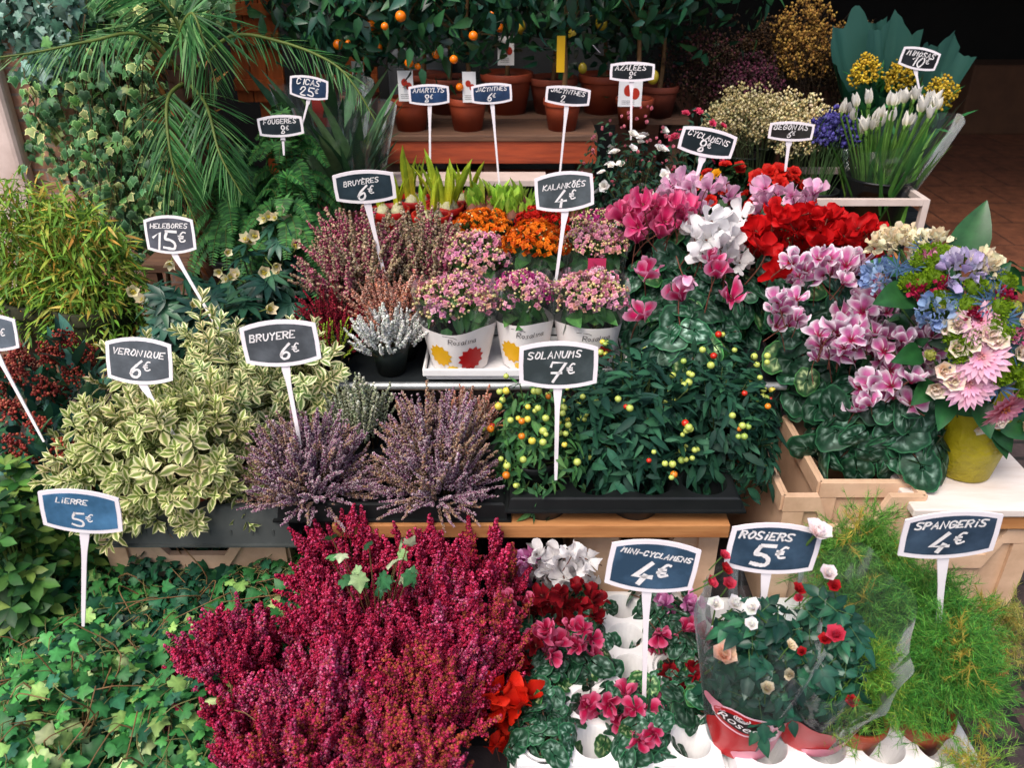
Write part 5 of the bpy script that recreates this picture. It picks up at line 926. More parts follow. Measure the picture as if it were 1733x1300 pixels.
mini('pink mini cyclamen right of the mini-cyclamens sign', 3, 4, 'orchid', (1115, 1010, 1180, 1050), 11, 178); mini('red and pink mini cyclamen right of the sign stake', 3, 3, 'cerise', (1110, 1060, 1190, 1120), 17, 179); mini('deep red mini cyclamen beside the wrapped roses', 3, 2, 'darkred', (1125, 1140, 1210, 1210), 20, 180); mini('dark red mini cyclamen by the foot of the rose wrapper', 3, 1, 'darkred', (1140, 1215, 1205, 1235), 5, 181); mini('leafy mini cyclamen with two flowers at the lower edge', 2, 0, 'cerise', (1060, 1230, 1105, 1275), 3, 182); mini('leafy mini cyclamen at the lower edge by the heather', 0, 0, 'orangered', (835, 1235, 870, 1260), 2, 183)
# ---- wrapped roses
RS = {k: [bloom(R(190+i+len(k)), p, ((2, .35, .12), (3, .55, .22), (5, .8, .5), (6, 1.0, .85)), 1.0, 1.15).mesh('rose_bloom') for i in range(2)] for k, p in {'peach': "#d88a60 #e8b898 #ecc8b0", 'white': "#dcd4c8 #ece8e4 #f0eeec", 'pinkred': "#a00c24 #c82840 #d04058", 'red': "#7c0810 #a81018 #b82028", 'cream': "#d8b878 #e4cca0 #ecdcc0", 'blush': "#dcbcbc #ecdcdc #f2e8e8"}.items()}
def on_dome(x, y, loc, cen, Rr):
    o = (np.array([0, 0, CAM_H])-loc-cen)/Rr; d = unit(W(x, y, Y=1.)-np.array([0, 0, CAM_H]))/Rr; a, b, q = d@d, o@d, o@o-1; k = (-b-math.sqrt(max(b*b-a*q, 0)))/a; return (o+d*k)*Rr+cen
def rose(label, pl, pr, pt, Y, zb, blooms, seed, nl=70, prnt=True, hs=.2, rb=.045, rt=.12):
    rng = R(seed); loc, r, h = fit(pl, pr, pt, Y, zb); t = thing('rose_plant', label, 'rose', loc, 'wrapped roses'); pot(t, .048, .075, BLACKP); m = MB(); T = leaf(.62, 4, 5, 'ovate', .1, .22, .015, midrib); P, u = dome(rng, nl, (r*.88, r*.72, h*.62), -.1, (.35, 1.0), .1, h*.36)
    for k in range(nl):
        N0 = unit(u[k]*.5+[0, -.35, .5]+rng.normal(0, .25, 3)); D0 = tangent(rng, N0[None], .3, .9)[0]; s = np.cross(N0, D0); n = 5; D = np.array([D0, s*.8+D0*.6, -s*.8+D0*.6, s-D0*.1, -s-D0*.1]); off = np.array([D0*.018, D0*.008, D0*.008, -D0*.012, -D0*.012]); m.inst(T, frames(D, .029*rng.uniform(.75, 1.15)*np.array([1.1, .95, .95, .8, .8]), rng, .12, N0), P[k]+off, jit(rng, cols("#1a4434 #22523e #14382c #2c6044"), 1, .14)*np.ones((5, 1))); tube(m, [P[k]-D0*.02, P[k]+D0*.018], .0009, .0007, 3, lin("#4a6a3a")); tube(m, curve([P[k]-D0*.02, P[k]*[.5, .5, .7], (0, 0, .06)], 5), .0012, .0022, 4, lin("#4a5a34"))
    m.build('foliage', GLOSS, t); sep = leaf(.4, 3, 3, 'lance', .1, -.2)
    for key, x, y, Yb, s in blooms:
        p = on_dome(x, y, loc, np.array([0, 0, h*.33]), np.array([r, r*.82, h*.70])*1.04); D = unit(np.array([[rng.normal(0, .3), -.3, 1]])); o = link('flower', RS[key][int(rng.integers(2))], PETAL, t, None, M4(facing(D, s, rng), p[None], 0)); q = MB(); th = np.arange(5)*1.257; q.inst(sep, frames(np.stack([np.cos(th), np.sin(th), np.full(5, .3)], 1), .6, None, 0, (0, 0, 1)), np.zeros((5, 3))-[0, 0, .05], np.tile(lin("#5a8a44"), (5, 1))); tube(q, curve([(0, 0, -.05), (.05, .03, -1), (.3, .3, -3)], 6), .09, .1, 5, lin("#5a7a3c")); link('stem', q.mesh('stem'), LEAF, o)
    th = np.linspace(0, 2*np.pi, 61); rad = lambda v, x: (rb+(rt-rb)*v**.9)*(1+.03*math.sin(3*x+seed)*v+.045*math.sin(9*x+seed)*v); m = MB(); V = []
    for k in range(10):
        for x in th: v = k/9; rr = rad(v, x); V.append((rr*math.cos(x), rr*math.sin(x)*.9, .004+v*hs*(1+(.22*math.sin(x)+.10*math.sin(2*x+seed)+.05*math.sin(7*x))*v)))
    m.add(V, grid_faces(10, 61)); sl = m.build('sleeve', CLEAR, t)
    if prnt:
        mid = rb*1.25
        def mp(uu, v, e): uu, v = uu*1.45, v*1.45; x = -math.pi/2+uu/mid; q = v/hs; rr = rad(q, x)+.001+e; return (rr*math.cos(x), rr*math.sin(x)*.9, .004+v*(1-.22*q))
        def blob(cx, cy, a, b, e, c, rot=0, wob=0.): 
            m = MB(); n = 28; V = [mp(cx, cy, e)]
            for ring in (.33, .66, 1.):
                for i in range(n): q = 2*math.pi*i/n; x, y = a*ring*math.cos(q)*(1+wob*math.sin(5*q)), b*ring*math.sin(q)*(1+wob*math.sin(5*q)); V.append(mp(cx+x*math.cos(rot)-y*math.sin(rot), max(.002, cy+x*math.sin(rot)+y*math.cos(rot)), e))
            m.add(V, [np.array([(0, 1+i, 1+(i+1) % n) for i in range(n)]), np.array([(1+k*n+i, 1+(k+1)*n+i, 1+(k+1)*n+(i+1) % n, 1+k*n+(i+1) % n) for k in range(2) for i in range(n)])]); return link('print', m.mesh('print'), c, sl)
        pr_, pp, pd, pw_ = flat('print_rose_red', "#b41018", .3), flat('print_petal_pink', "#dc8a9c", .3), flat('print_dark', "#241418", .3), flat('print_pale_pink', "#ecc0cc", .3)
        blob(-.028, .038, .036, .040, 0, pr_, .2, .06); blob(.032, .022, .026, .020, .0002, pp, .4, .05); blob(.040, .058, .026, .013, .0003, pw_, .7, .05); blob(-.002, .012, .022, .012, .0004, pp, 0, .06); blob(.062, .045, .026, .036, .0001, pr_, -.4, .05)
        if prnt == 'label':
            blob(-.018, .082, .036, .023, .0006, pw_, -.45); blob(-.018, .082, .032, .0195, .0009, pr_, -.45); blob(-.018, .080, .026, .013, .0012, pd, -.45); blob(-.052, .10, .016, .01, .0005, pp, .6); blob(.022, .066, .018, .011, .0005, pp, .1)
            cu = bpy.data.curves.new('txt', 'FONT'); cu.body = 'Roses'; cu.size = .019; cu.align_x = 'CENTER'; cu.align_y = 'CENTER'; cu.resolution_u = 3; to = bpy.data.objects.new('txt', cu); COL.objects.link(to); me = bpy.data.meshes.new_from_object(to.evaluated_get(bpy.context.evaluated_depsgraph_get())); bpy.data.objects.remove(to)
            cr, sr = math.cos(-.45), math.sin(-.45)
            for v in me.vertices: x, y = v.co.x, v.co.y; v.co = Vector(mp(-.021+x*cr-y*sr, .0805+x*sr+y*cr, .0032))
            link('lettering', me, flat('print_white', "#f0eaea", .3), sl)
            m = MB()
            for q in (.003, .0055, .008): ribbon(m, np.array([(-.018+q*math.cos(a), .093+q*.8*math.sin(a)) for a in np.linspace(.6+q*200, 5.2+q*200, 9)]), .0012, .0016, mapf=mp)
            link('emblem', m.mesh('emblem'), flat('print_white2', "#f0eaea", .3), sl)
    return t
rose('miniature roses in clear wrap with a red Roses label', 1205, 1385, 1030, .945, .085, [('peach', 1224, 1112, .93, .026), ('white', 1211, 1026, 1.03, .017), ('white', 1243, 1026, 1.03, .018), ('white', 1275, 1032, 1.03, .018), ('white', 1272, 1060, 1.0, .014), ('cream', 1297, 1168, .92, .014), ('cream', 1338, 1145, .93, .012), ('pinkred', 1200, 988, 1.08, .014), ('pinkred', 1232, 992, 1.08, .014), ('red', 1225, 966, 1.1, .014), ('pinkred', 1223, 942, 1.12, .012), ('cream', 1336, 1095, .97, .012), ('red', 1358, 1105, .97, .01)], 200, 150, 'label', .29, .056, .10)
rose('miniature roses with red buds in clear wrap beside the asparagus ferns', 1345, 1505, 1015, .955, .085, [('red', 1350, 1000, 1.1, .015), ('red', 1412, 995, 1.1, .014), ('pinkred', 1416, 1078, 1.0, .019), ('red', 1395, 1085, 1.0, .013), ('blush', 1380, 905, 1.16, .026), ('blush', 1400, 975, 1.12, .018), ('red', 1440, 1190, .93, .014), ('pinkred', 1352, 1015, 1.1, .010)], 201, 150, True, .25, .058, .125)
# ---- asparagus ferns
def asparagus(label, pl, pr, pt, Y, zb, ns, seed, pal="#3f8032 #4f9238 #28602a #74b048", dry=.02):
    rng = R(seed); loc, r, h = fit(pl, pr, pt, Y, zb); t = thing('asparagus_fern', label, 'asparagus fern', loc, 'asparagus ferns'); pot(t, .045, .07, TERRA); ned = leaf(.13, 1, 2, 'strap', 0, .1)
    m = MB(); ns = int(ns*.75)
    for k in range(ns):
        a = rng.uniform(0, 6.28); q = math.sqrt(rng.uniform(.02, 1)); e = np.array([math.cos(a)*r*q*.92, math.sin(a)*r*.5*q, h*(1-.42*q*q)*rng.uniform(.72, 1.06)]); c = curve([(0, 0, .06), e*[.4, .4, .65]+[0, 0, .03], e, e+[math.cos(a)*.03, math.sin(a)*.03-.01, -.02]], 16); d = rng.random() < dry; st = lin("#b0a050") if d else lin("#6a8a3a"); tube(m, c, .0009, .0005, 3, st)
        nb = 10; T = unit(np.gradient(c, axis=0))
        for j in np.linspace(5, len(c)-1, nb).astype(int):
            b = unit(T[j]*.6+rng.normal(0, .7, 3)); L = rng.uniform(.03, .055); nn = 34; s = rng.uniform(.1, 1, nn); P = c[j]+b*(s*L)[:, None]; tube(m, [c[j], c[j]+b*L], .0006, .0004, 3, st); D = unit(b*.9+rng.normal(0, .62, (nn, 3))); m.inst(ned, frames(D, rng.uniform(.010, .02, nn), rng, 2), P, jit(rng, cols("#b8a84a #a89038") if d else cols(pal), nn, .16))
    m.build('foliage', LEAFM, t)
asparagus('feathery asparagus fern behind the wrapped roses', 1385, 1555, 880, 1.19, .08, 140, 210, "#4f8a34 #5f9a3c #3f7434 #7cb04c", .04); asparagus('feathery asparagus fern around the spangeris stake', 1480, 1690, 975, 1.07, .085, 120, 211); asparagus('feathery asparagus fern in a terracotta pot at the tray corner', 1530, 1705, 1070, .95, ZM-.03, 120, 212, "#3f8032 #4f9438 #6aac42 #2c662c", .02); asparagus('small yellowing asparagus fern in a terracotta pot next to the rose wrap', 1430, 1545, 1105, .945, ZM-.03, 74, 213, "#5a9a3a #74ac40 #4a8836 #98ac40", .03); asparagus('feathery asparagus fern between the roses and the spangeris stake', 1400, 1570, 1010, 1.08, .085, 74, 214, "#3f7a3a #4f8a40 #356a34"); asparagus('dry yellow asparagus sprigs at the right edge over the paving', 1640, 1760, 1015, 1.12, .02, 26, 215, "#b0a858 #c0b468 #98a048", .5); asparagus('small tuft of asparagus fern on the paving in the corner', 1640, 1720, 1255, .86, .0, 14, 216, "#7aa844 #8ab84c", .2)
# ---- bouquet in the yellow vase
VB = W(1628, 786, Y=1.385); VB[2] = ZT; t = thing('flower_vase', 'mustard yellow dimpled vase on the whitewashed table', 'vase', VB)
m = MB(); lathe(m, [(0, .002), (.050, .002), (.054, .004), (.066, .08), (.074, .155), (.0735, .160), (.070, .158), (.060, .08), (.05, .02), (0, .02)], 48); m.build('body', YELLOWV, t)
t = thing('bouquet', 'mixed bouquet of gerberas, green chrysanthemums and blue thistles in the yellow vase', 'bouquet', VB+[0, 0, .0215]); rng = R(220); B0 = VB+[0, 0, .0215]
def gerbera(rng, pal, cen):
    m = MB(); c = cols(pal)
    for n, L, op, z in ((22, 1, .18, 0), (20, .82, .32, .03), (18, .5, .6, .05)):
        T = leaf(.23, 6, 3, 'petal', .12, .1, 0, lambda T, S: mixc(c[0], c[1], T*1.2)); a = np.arange(n)*2*np.pi/n+rng.normal(0, .04, n); m.inst(T, frames(np.stack([np.cos(a), np.sin(a), np.full(n, op)], 1), L*rng.uniform(.92, 1.06, n), rng, .1), np.tile([0, 0, z], (n, 1)), jit(rng, np.ones((1, 3)), n, .06))
    k = 60; X, u = dome(rng, k, (.24, .24, .14), .1, (.3, 1), 0, .04); m.inst(OCT, frames(u+.01, .045), X, jit(rng, cols(cen), k, .15)); return m
def mum(rng, pal):
    m = MB(); k = 150; V_, F_, C_ = BALL2; m.add(V_*[.68, .68, .56], F_, cols(pal)[2]*.8); X, u = dome(rng, k, (.74, .74, .62), -.35, (.85, 1), .05); m.inst(leaf(.6, 2, 3, 'obov', .2, -.4), frames(u*.9+rng.normal(0, .22, u.shape)+[0, 0, .2], .28, rng, .4), X, jit(rng, cols(pal), k, .14)); lathe(m, [(0, -.5), (.6, -.2), (.66, .1)], 10, cols(pal)[0]*.8); return m
def thistle(rng):
    m = MB(); k = 150; X, u = dome(rng, k, (.32, .32, .5), -.4, (.9, 1), 0, .2); m.inst(leaf(.16, 1, 2), frames(u+rng.normal(0, .2, u.shape), .24, rng, 2), X, jit(rng, cols("#3a4c6c #4a6488 #2c3c58"), k)); n = 14; a = np.arange(n)*2*np.pi/n; m.inst(leaf(.15, 2, 3), frames(np.stack([np.cos(a), np.sin(a), np.full(n, .35)], 1), 1.1, rng, .5), np.zeros((n, 3)), jit(rng, cols("#3c5874 #48688a"), n)); return m
def ruffle(rng, pal, n=60):
    m = MB(); X, u = dome(rng, n, (.75, .75, .55), -.1, (.5, 1), .1); m.inst(leaf(.95, 4, 5, 'obov', .25, -.25, .09), frames(u*.8+rng.normal(0, .4, u.shape)+[0, 0, .25], .48, rng, 1.0), X, jit(rng, cols(pal), n, .08)); return m
BF = {'gerb': [gerbera(R(i), "#d8789c #e8b8cc", "#e0a8a8 #d08890").mesh('gerbera') for i in (1, 2)], 'gerb2': [gerbera(R(3), "#c84870 #e89cb0", "#e08a5a #d86a4a").mesh('gerbera')], 'mum': [mum(R(i), "#7a9a1c #8fae2c #6a8a1a").mesh('chrysanthemum') for i in (4, 5)], 'thi': [thistle(R(6)).mesh('thistle')], 'lilac': [ruffle(R(7), "#b8a8d0 #c8bcdc #d4cce4").mesh('carnation')], 'blue': [ruffle(R(8), "#8aa4cc #9cb4d8 #b0c4e0", 70).mesh('hydrangea')], 'rose': [bloom(R(9+i), "#e8c49a #f2dcc0 #f6e8d8", ((2, .4, .12), (3, .6, .25), (5, .85, .5), (6, 1, .8)), 1, 1.1).mesh('rose_bloom') for i in range(2)], 'cream': [ruffle(R(12), "#e8d8b0 #f0e4c8 #ece0c0", 44).mesh('cream_carnation')], 'cer': [ruffle(R(13), "#a01840 #b82850 #881438", 40).mesh('small_carnation')], 'pink': [ruffle(R(14), "#d87aa0 #e8a0bc #c85888", 40).mesh('small_carnation')], 'bud': [mum(R(15), "#a8b04a #98a83c #b8b860").mesh('bud')]}
BC, BR = W(1612, 558, Y=1.45)-B0, .185
def sph(x, y):
    """first point on the bouquet's dome seen at (x, y)"""
    o = np.array([0, 0, CAM_H])-B0-BC; d = unit(W(x, y, Y=1.)-np.array([0, 0, CAM_H])); b = o@d; q = b*b-(o@o-BR**2); k = -b-math.sqrt(max(q, 0)); p = o+d*k; n = np.linalg.norm(p); return p*min(1, BR*1.12/n)+BC
ST = MB()
for key, sz, ps in [('gerb', .051, ((1638, 648), (1660, 604))), ('gerb2', .05, ((1697, 688),)), ('gerb', .045, ((1655, 545),)), ('mum', .023, ((1561, 481), (1583, 470), (1559, 446), (1586, 450), (1569, 431), (1541, 481), (1592, 507), (1649, 488), (1634, 519), (1590, 428), (1615, 440), (1615, 567), (1648, 566), (1636, 577), (1679, 551), (1693, 563), (1706, 610), (1716, 628), (1690, 636), (1729, 655), (1690, 522), (1624, 596), (1700, 480))),
    ('thi', .03, ((1520, 455), (1547, 458), (1510, 430), (1561, 425), (1625, 503), (1669, 515), (1685, 505), (1622, 615), (1688, 655), (1728, 692), (1706, 590), (1676, 468), (1735, 600), (1700, 540))), ('lilac', .046, ((1625, 462),)), ('blue', .036, ((1582, 532), (1488, 470))), ('rose', .024, ((1599, 554), (1622, 550), (1669, 565), (1684, 577), (1640, 585), (1618, 590), (1660, 715), (1681, 703), (1730, 550), (1722, 595), (1595, 625), (1584, 653), (1610, 640), (1728, 712), (1651, 565))),
    ('cream', .034, ((1488, 412), (1512, 404), (1540, 412), (1525, 422), (1585, 415), (1662, 450))), ('cer', .02, ((1555, 493), (1647, 532), (1697, 503), (1597, 485), (1640, 540))), ('pink', .02, ((1573, 438), (1720, 570), (1738, 580))), ('bud', .012, ((1515, 420), (1620, 440), (1680, 490), (1622, 525), (1555, 415), (1575, 600), (1716, 520), (1590, 520), (1685, 545)))]:
    for x, y in ps:
        p = sph(x, y); N0 = unit(unit(p-BC)+rng.normal(0, .18, 3)+[0, -.3, .3]); link(BF[key][0].name.split('.')[0], BF[key][int(rng.integers(len(BF[key])))], PETAL, t, None, M4(facing(N0[None], sz*rng.uniform(.9, 1.1), rng), (p+N0*.004)[None], 0)); tube(ST, curve([p, p*[.45, .45, .6], (0, 0, .03)], 5), .0022, .002, 4, lin("#4a6a34"))
ST.build('stem', STEM, t); BL = leaf(.62, 6, 5, 'ovate', .1, .15, .01, midrib); m = MB()
for x, y, d, s in [(1640, 410, (.3, .2, 1), .11), (1530, 500, (-.6, -.4, .1), .1), (1500, 450, (-1, 0, .3), .07), (1700, 740, (.5, -.4, -.7), .08), (1720, 725, (.9, -.3, -.3), .09), (1665, 700, (.1, -.6, -.5), .07), (1690, 720, (.4, -.4, -.8), .1), (1600, 690, (-.3, -.6, -.4), .07), (1570, 660, (-.6, -.5, -.2), .07), (1545, 600, (-.7, -.4, 0), .07), (1670, 480, (.6, .1, .6), .08)]:
    p = sph(x, y); m.inst(BL, frames(np.array([d], float), s, rng, .2, np.array([[0, -.6, .6]])), p[None]-np.array(d)*.03, jit(rng, cols("#1f4a26 #2a5c30"), 1, .1))
mm, _, _ = bush(rng, 130, (BR*.82, BR*.82, BR*.85), BL, .06, cols("#1f4a2a #2a5a34 #36683a"), zc=BC[2]-.01, lo=-.55); mm.v = [v+[BC[0], BC[1], 0] for v in mm.v]
for a in range(1): m.v += mm.v; m.c += mm.c; [m.f.setdefault(k, []).extend([q+m.n for q in L]) for k, L in mm.f.items()]; m.n += mm.n
m.build('foliage', GLOSS, t)

# ---- bulbs: amaryllis in red pots, hyacinths
def shoots(label, name, cat, px, py, Y, zb, n, hh, r, pal, seed, potm, group, w=.22, bulb=None, pr_=.052, ph=.085):
    rng = R(seed); p = W(px, py, Y=Y); t = thing(name, label, cat, (p[0], Y, zb), group); pot(t, pr_, ph, potm); T = leaf(w, 6, 5, 'strap', .35, .08, 0, lambda T, S: mixc((1.15, 1.0, .55), (.8, 1.0, .8), T*1.3-.2))
    for k in range(n):
        a = rng.uniform(0, 6.28); m = MB(); q = np.array([math.cos(a)*r, math.sin(a)*r, ph*.85]); hk = hh*rng.uniform(.6, 1.1); nb = 4
        m.inst(T, frames(np.stack([rng.normal(0, .16, nb)+math.cos(a)*.12, rng.normal(0, .1, nb)-.05, np.ones(nb)], 1), hk*rng.uniform(.7, 1, nb), rng, 1.5), np.tile(q, (nb, 1)), jit(rng, cols(pal), nb, .1)); link('shoot', m.mesh('shoot'), LEAF, t)
        if bulb: m = MB(); lathe(m, [(0, 0), (.016, .006), (.02, .018), (.013, .032), (.005, .042)], 10, lin(bulb)); link('bulb', m.mesh('bulb'), STEM, t, q-[0, 0, .012])
    return t
AM = "#b4ba3a #c4c644 #a0b03c"; A2 = "amaryllis in a red pot"
for i, (px, py, Y, n, hh, lb) in enumerate([(700, 330, 2.24, 3, .17, 'amaryllis with tall shoots in a red pot beside the bench, leftmost of the rear pots'), (660, 350, 2.14, 2, .11, 'amaryllis in a red pot just behind the pink heather'), (752, 345, 2.17, 3, .19, 'amaryllis with a leaning yellow green shoot in a red pot'), (785, 325, 2.26, 2, .14, 'amaryllis in a red pot nearest the hyacinth bulbs'), (730, 365, 2.10, 3, .15, 'amaryllis in a red pot directly behind the cream heather')]): shoots(lb, 'amaryllis_plant', 'amaryllis', px, py, Y, .555, n, hh, .02, AM, 230+i, REDP, 'amaryllis in red pots', .14, "#b4b08a", .05, .09)
for i, (px, py, Y, lb) in enumerate([(826, 335, 2.17, 'tray of sprouting hyacinth bulbs next to the amaryllis'), (905, 335, 2.17, 'tray of sprouting hyacinth bulbs behind the kalankoes sign'), (820, 355, 2.10, 'sprouting hyacinth bulbs behind the orange kalanchoe'), (888, 360, 2.10, 'sprouting hyacinth bulbs behind the scarlet kalanchoe'), (962, 345, 2.12, 'sprouting hyacinth bulbs beside the white budded azalea')]): shoots(lb, 'hyacinth_plant', 'hyacinth', px, py, Y, .575, 11, .085, .042, "#9cb848 #b0c458 #86a83c", 240+i, BLACKP, 'hyacinth bulbs', .32, "#6a4030", .055, .07)
# ---- clear sleeved orchid leaves left of the bench
p = W(592, 300, Y=2.34); t = thing('wrapped_plant', 'tall leafy plant in a clear plastic sleeve left of the bench', 'wrapped plant', (p[0], 2.34, .50)); pot(t, .055, .09, TERRA); rng = R(250); m = MB(); k = 46; m.inst(leaf(.12, 5, 3, 'lance', .2, .3, 0, midrib), frames(np.stack([rng.normal(0, .26, k), rng.normal(0, .2, k), np.ones(k)], 1), rng.uniform(.2, .36, k), rng, 1), np.stack([rng.normal(0, .015, k), rng.normal(0, .015, k), np.full(k, .08)], 1), jit(rng, cols("#35583a #4a6f4c #6a8a5c #2a4a34"), k)); m.build('foliage', LEAF, t); V = []; th = np.linspace(0, 2*np.pi, 49)
for k in range(8): V += [((.058+.085*k/7)*(1+.03*math.sin(7*x))*math.cos(x), (.058+.05*k/7)*math.sin(x), .005+k/7*.36*(1+.03*math.sin(2*x))) for x in th]
m = MB(); m.add(V, grid_faces(8, 49)); m.build('sleeve', CLEAR2, t)
p = W(560, 200, Y=2.5); t = thing('wrapped_plant', 'plant in a clear sleeve with a red label beside the cicas sign', 'wrapped plant', (p[0]-.02, 2.50, .50)); pot(t, .055, .09, TERRAD); m = MB(); k = 40; m.inst(leaf(.14, 5, 3, 'lance', .2, .3, 0, midrib), frames(np.stack([rng.normal(0, .3, k), rng.normal(0, .2, k), np.ones(k)], 1), rng.uniform(.2, .42, k), rng, 1), np.tile([0, 0, .08], (k, 1)), jit(rng, cols("#35583a #4a6f4c #2a4a34"), k)); m.build('foliage', LEAF, t); box(m := MB(), (-.01, -.09, .30), (.05, -.088, .42)); m.build('care_tag', flat('tag_red', "#8a1c14"), t, smooth=False); m = MB(); m.add([(x*1.05, y*1.15, z*1.1) for x, y, z in V], grid_faces(8, 49)); m.build('sleeve', CLEAR, t)

# ---- citrus trees
OR = MB(); V, F, C = BALL3; OR.add(V, F, np.tile(lin("#f07808"), (len(V), 1))); OR = OR.mesh('orange'); LE = MB(); Vl = V.copy(); Vl[:, 2] *= 1.25; LE.add(Vl, F, np.tile(lin("#b8a030"), (len(V), 1))); LE = LE.mesh('lemon')
CL = leaf(.46, 4, 3, 'ovate', .14, .2, 0, midrib); CLP = cols("#1a3f2c #224c30 #142f24 #33603a #264f42")
def citrus(label, px, py, Y, zb, r, h, fruit=(), crown=(.0, .0, .2), cn=360, seed=1, cw=.18, potm=TERRA, fm='orange', tagp=None, trunk=.3, pal=CLP, tagc='white', bend=.0):
    rng = R(seed); p = W(px, py, Y=Y); loc = np.array([p[0], Y, zb]); t = thing('citrus_tree', label, 'citrus tree', loc, 'potted citrus trees'); pot(t, r, h, potm); trunk *= .72; crown = (crown[0], crown[1]-.03, crown[2]*.72); top = np.array([bend, 0, h+trunk])
    m = MB(); tube(m, curve([(0, 0, h*.8), (bend*.3+.006, 0, h+trunk*.4), top*[1, 1, .97], top+[.01, 0, .1]], 8), .0085, .005, 7, lin("#7a5a3a"))
    cen = top+np.array(crown)
    for k in range(9): q = rng.normal(0, 1, 3); q = q/np.linalg.norm(q)*[cw*.8, cw*.7, cw*.8]; tube(m, curve([top-[0, 0, .02], top*.4+(cen+q)*.6, cen+q], 5), .0035, .0015, 5, lin("#5a4a30"))
    m.build('trunk', STEM, t); m, P, u = bush(rng, cn, (cw*1.1, cw*.8, cw*1.1), CL, .055, pal, lo=-1, shell=(.4, 1.05), lump=.25, droop=.5); m.v = [v+cen for v in m.v]; m.build('crown', GLOSS, t)
    for x, y, Yf, s in fruit:
        q = on_dome(x, y, loc, cen, np.array([cw*1.1, cw*.8, cw*1.1])*1.08); col_ = OR if fm == 'orange' else LE; o = link(fm, col_, FRUIT, t, None, M4(frames(np.array([[1, .1, .05]]), s), q[None], 0)); st = MB(); tube(st, [(0, 0, .95), (.1, .1, 1.9)], .09, .07, 5, lin("#4a6a34")); link('stalk', st.mesh('stalk'), STEM, o)
    if tagp:
        x0, y0, x1, y1, Yt = tagp; a, b = W(x0, y0, Y=Yt)-loc, W(x1, y1, Y=Yt)-loc; box(m := MB(), (a[0], a[1], b[2]), (b[0], a[1]+.0015, a[2])); o = m.build('care_tag', WHITEP if tagc == 'white' else flat('tag_'+tagc, {"yellow": "#d8a80c"}[tagc]), t, smooth=False)
        if tagc == 'white':
            m = MB(); w, hh = b[0]-a[0], a[2]-b[2]
            for cx, cy, rr in ((.42, .62, .2), (.7, .5, .2)): X = [(a[0]+w*cx+w*rr*math.cos(q), a[1]-.0006-.0002*cx, b[2]+hh*cy+w*rr*1.2*math.sin(q)) for q in np.linspace(0, 6.28, 15)[:-1]]; m.add(X, np.array([list(range(14))]))
            link('picture', m.mesh('picture', False), flat('print_fruit_red', "#b8301c"), o); m = MB()
            for z in (.1, .16, .22): box(m, (a[0]+w*.15, a[1]-.0007, b[2]+hh*z), (a[0]+w*.7, a[1]-.0003, b[2]+hh*(z+.015)))
            link('small_print', m.mesh('small_print', False), flat('print_grey', "#8a8a88"), o)
    return t
O = .0115
citrus('orange tree in a terracotta pot at the left end of the bench', 697, 222, 2.58, ZP, .058, .095, [(678, 27, 2.5, .0145), (692, 106, 2.5, .0125), (707, 112, 2.52, .009), (738, 92, 2.5, O), (651, 44, 2.5, .010)], (-.03, -.02, .12), 420, 260, .17, tagp=(672, 119, 701, 171, 2.505), trunk=.25, bend=-.03)
citrus('orange tree with small oranges in a terracotta pot, second on the bench', 792, 220, 2.58, ZP, .058, .095, [(768, 100, 2.5, O), (801, 60, 2.5, .0125), (778, 147, 2.5, O)], (.0, -.02, .12), 360, 261, .16, tagp=(782, 121, 806, 173, 2.51), trunk=.25)
citrus('bare stemmed citrus in a terracotta pot near the jacynthes sign', 951, 215, 2.58, ZP, .056, .09, [], (-.02, .0, .16), 330, 262, .17, tagp=(943, 60, 955, 122, 2.5), tagc='yellow', trunk=.28)
citrus('orange tree with three bright oranges in front of the wooden shutter', 612, 200, 2.72, ZP-.02, .06, .10, [(627, 43, 2.6, .0145), (572, 75, 2.6, .014), (640, 80, 2.6, .012), (589, 72, 2.6, .008)], (.0, -.05, .12), 420, 263, .18, TERRAD, tagp=(594, 103, 618, 150, 2.64), trunk=.22)
citrus('orange tree in a dusty pot on the rear shelf behind the second bench pot', 762, 190, 2.93, .742, .082, .115, [(746, 17, 2.75, .008)], (.0, .0, .15), 420, 264, .2, TERRAD, trunk=.28); citrus('citrus tree with a strawberry red picture tag on the rear shelf', 858, 190, 2.93, .742, .085, .13, [(846, 47, 2.75, .0135), (833, 22, 2.75, .008), (842, 25, 2.75, .008)], (.02, .0, .17), 420, 265, .2, TERRA, tagp=(842, 61, 870, 110, 2.85), trunk=.28)
citrus('lemon tree in a terracotta pot behind the jacynthes 2 sign', 935, 188, 2.93, .742, .08, .115, [(880, 45, 2.8, .018), (970, 58, 2.8, .016)], (.02, .0, .17), 460, 266, .22, TERRAD, fm='lemon', trunk=.26); citrus('lemon tree in a terracotta pot left of the azalees sign', 1018, 180, 2.93, .742, .078, .125, [(1018, 38, 2.8, .018), (986, 115, 2.82, .014)], (.02, -.02, .16), 500, 267, .22, TERRA, fm='lemon', trunk=.2); citrus('tall lemon tree with a thick trunk behind the azaleas', 1072, 200, 2.72, .735, .058, .09, [(1105, 130, 2.68, .018)], (.0, .02, .18), 460, 268, .22, TERRA, fm='lemon', tagp=(1048, 136, 1085, 180, 2.60), trunk=.32); citrus('lemon tree in a terracotta pot right of the azalees sign', 1112, 200, 2.86, .742, .062, .1, [], (.05, .02, .2), 420, 269, .21, TERRAD, trunk=.3)
citrus('bushy citrus tree at the back between the two orange trees', 720, 185, 3.05, .742, .07, .11, [(693, 60, 2.9, .008)], (.0, .0, .2), 420, 270, .22, TERRAD, trunk=.3)
citrus('citrus tree at the far left of the rear shelf behind the palm', 545, 195, 2.95, .742, .07, .11, [(528, 30, 2.8, .011)], (-.02, .0, .2), 400, 271, .22, TERRAD, trunk=.26)
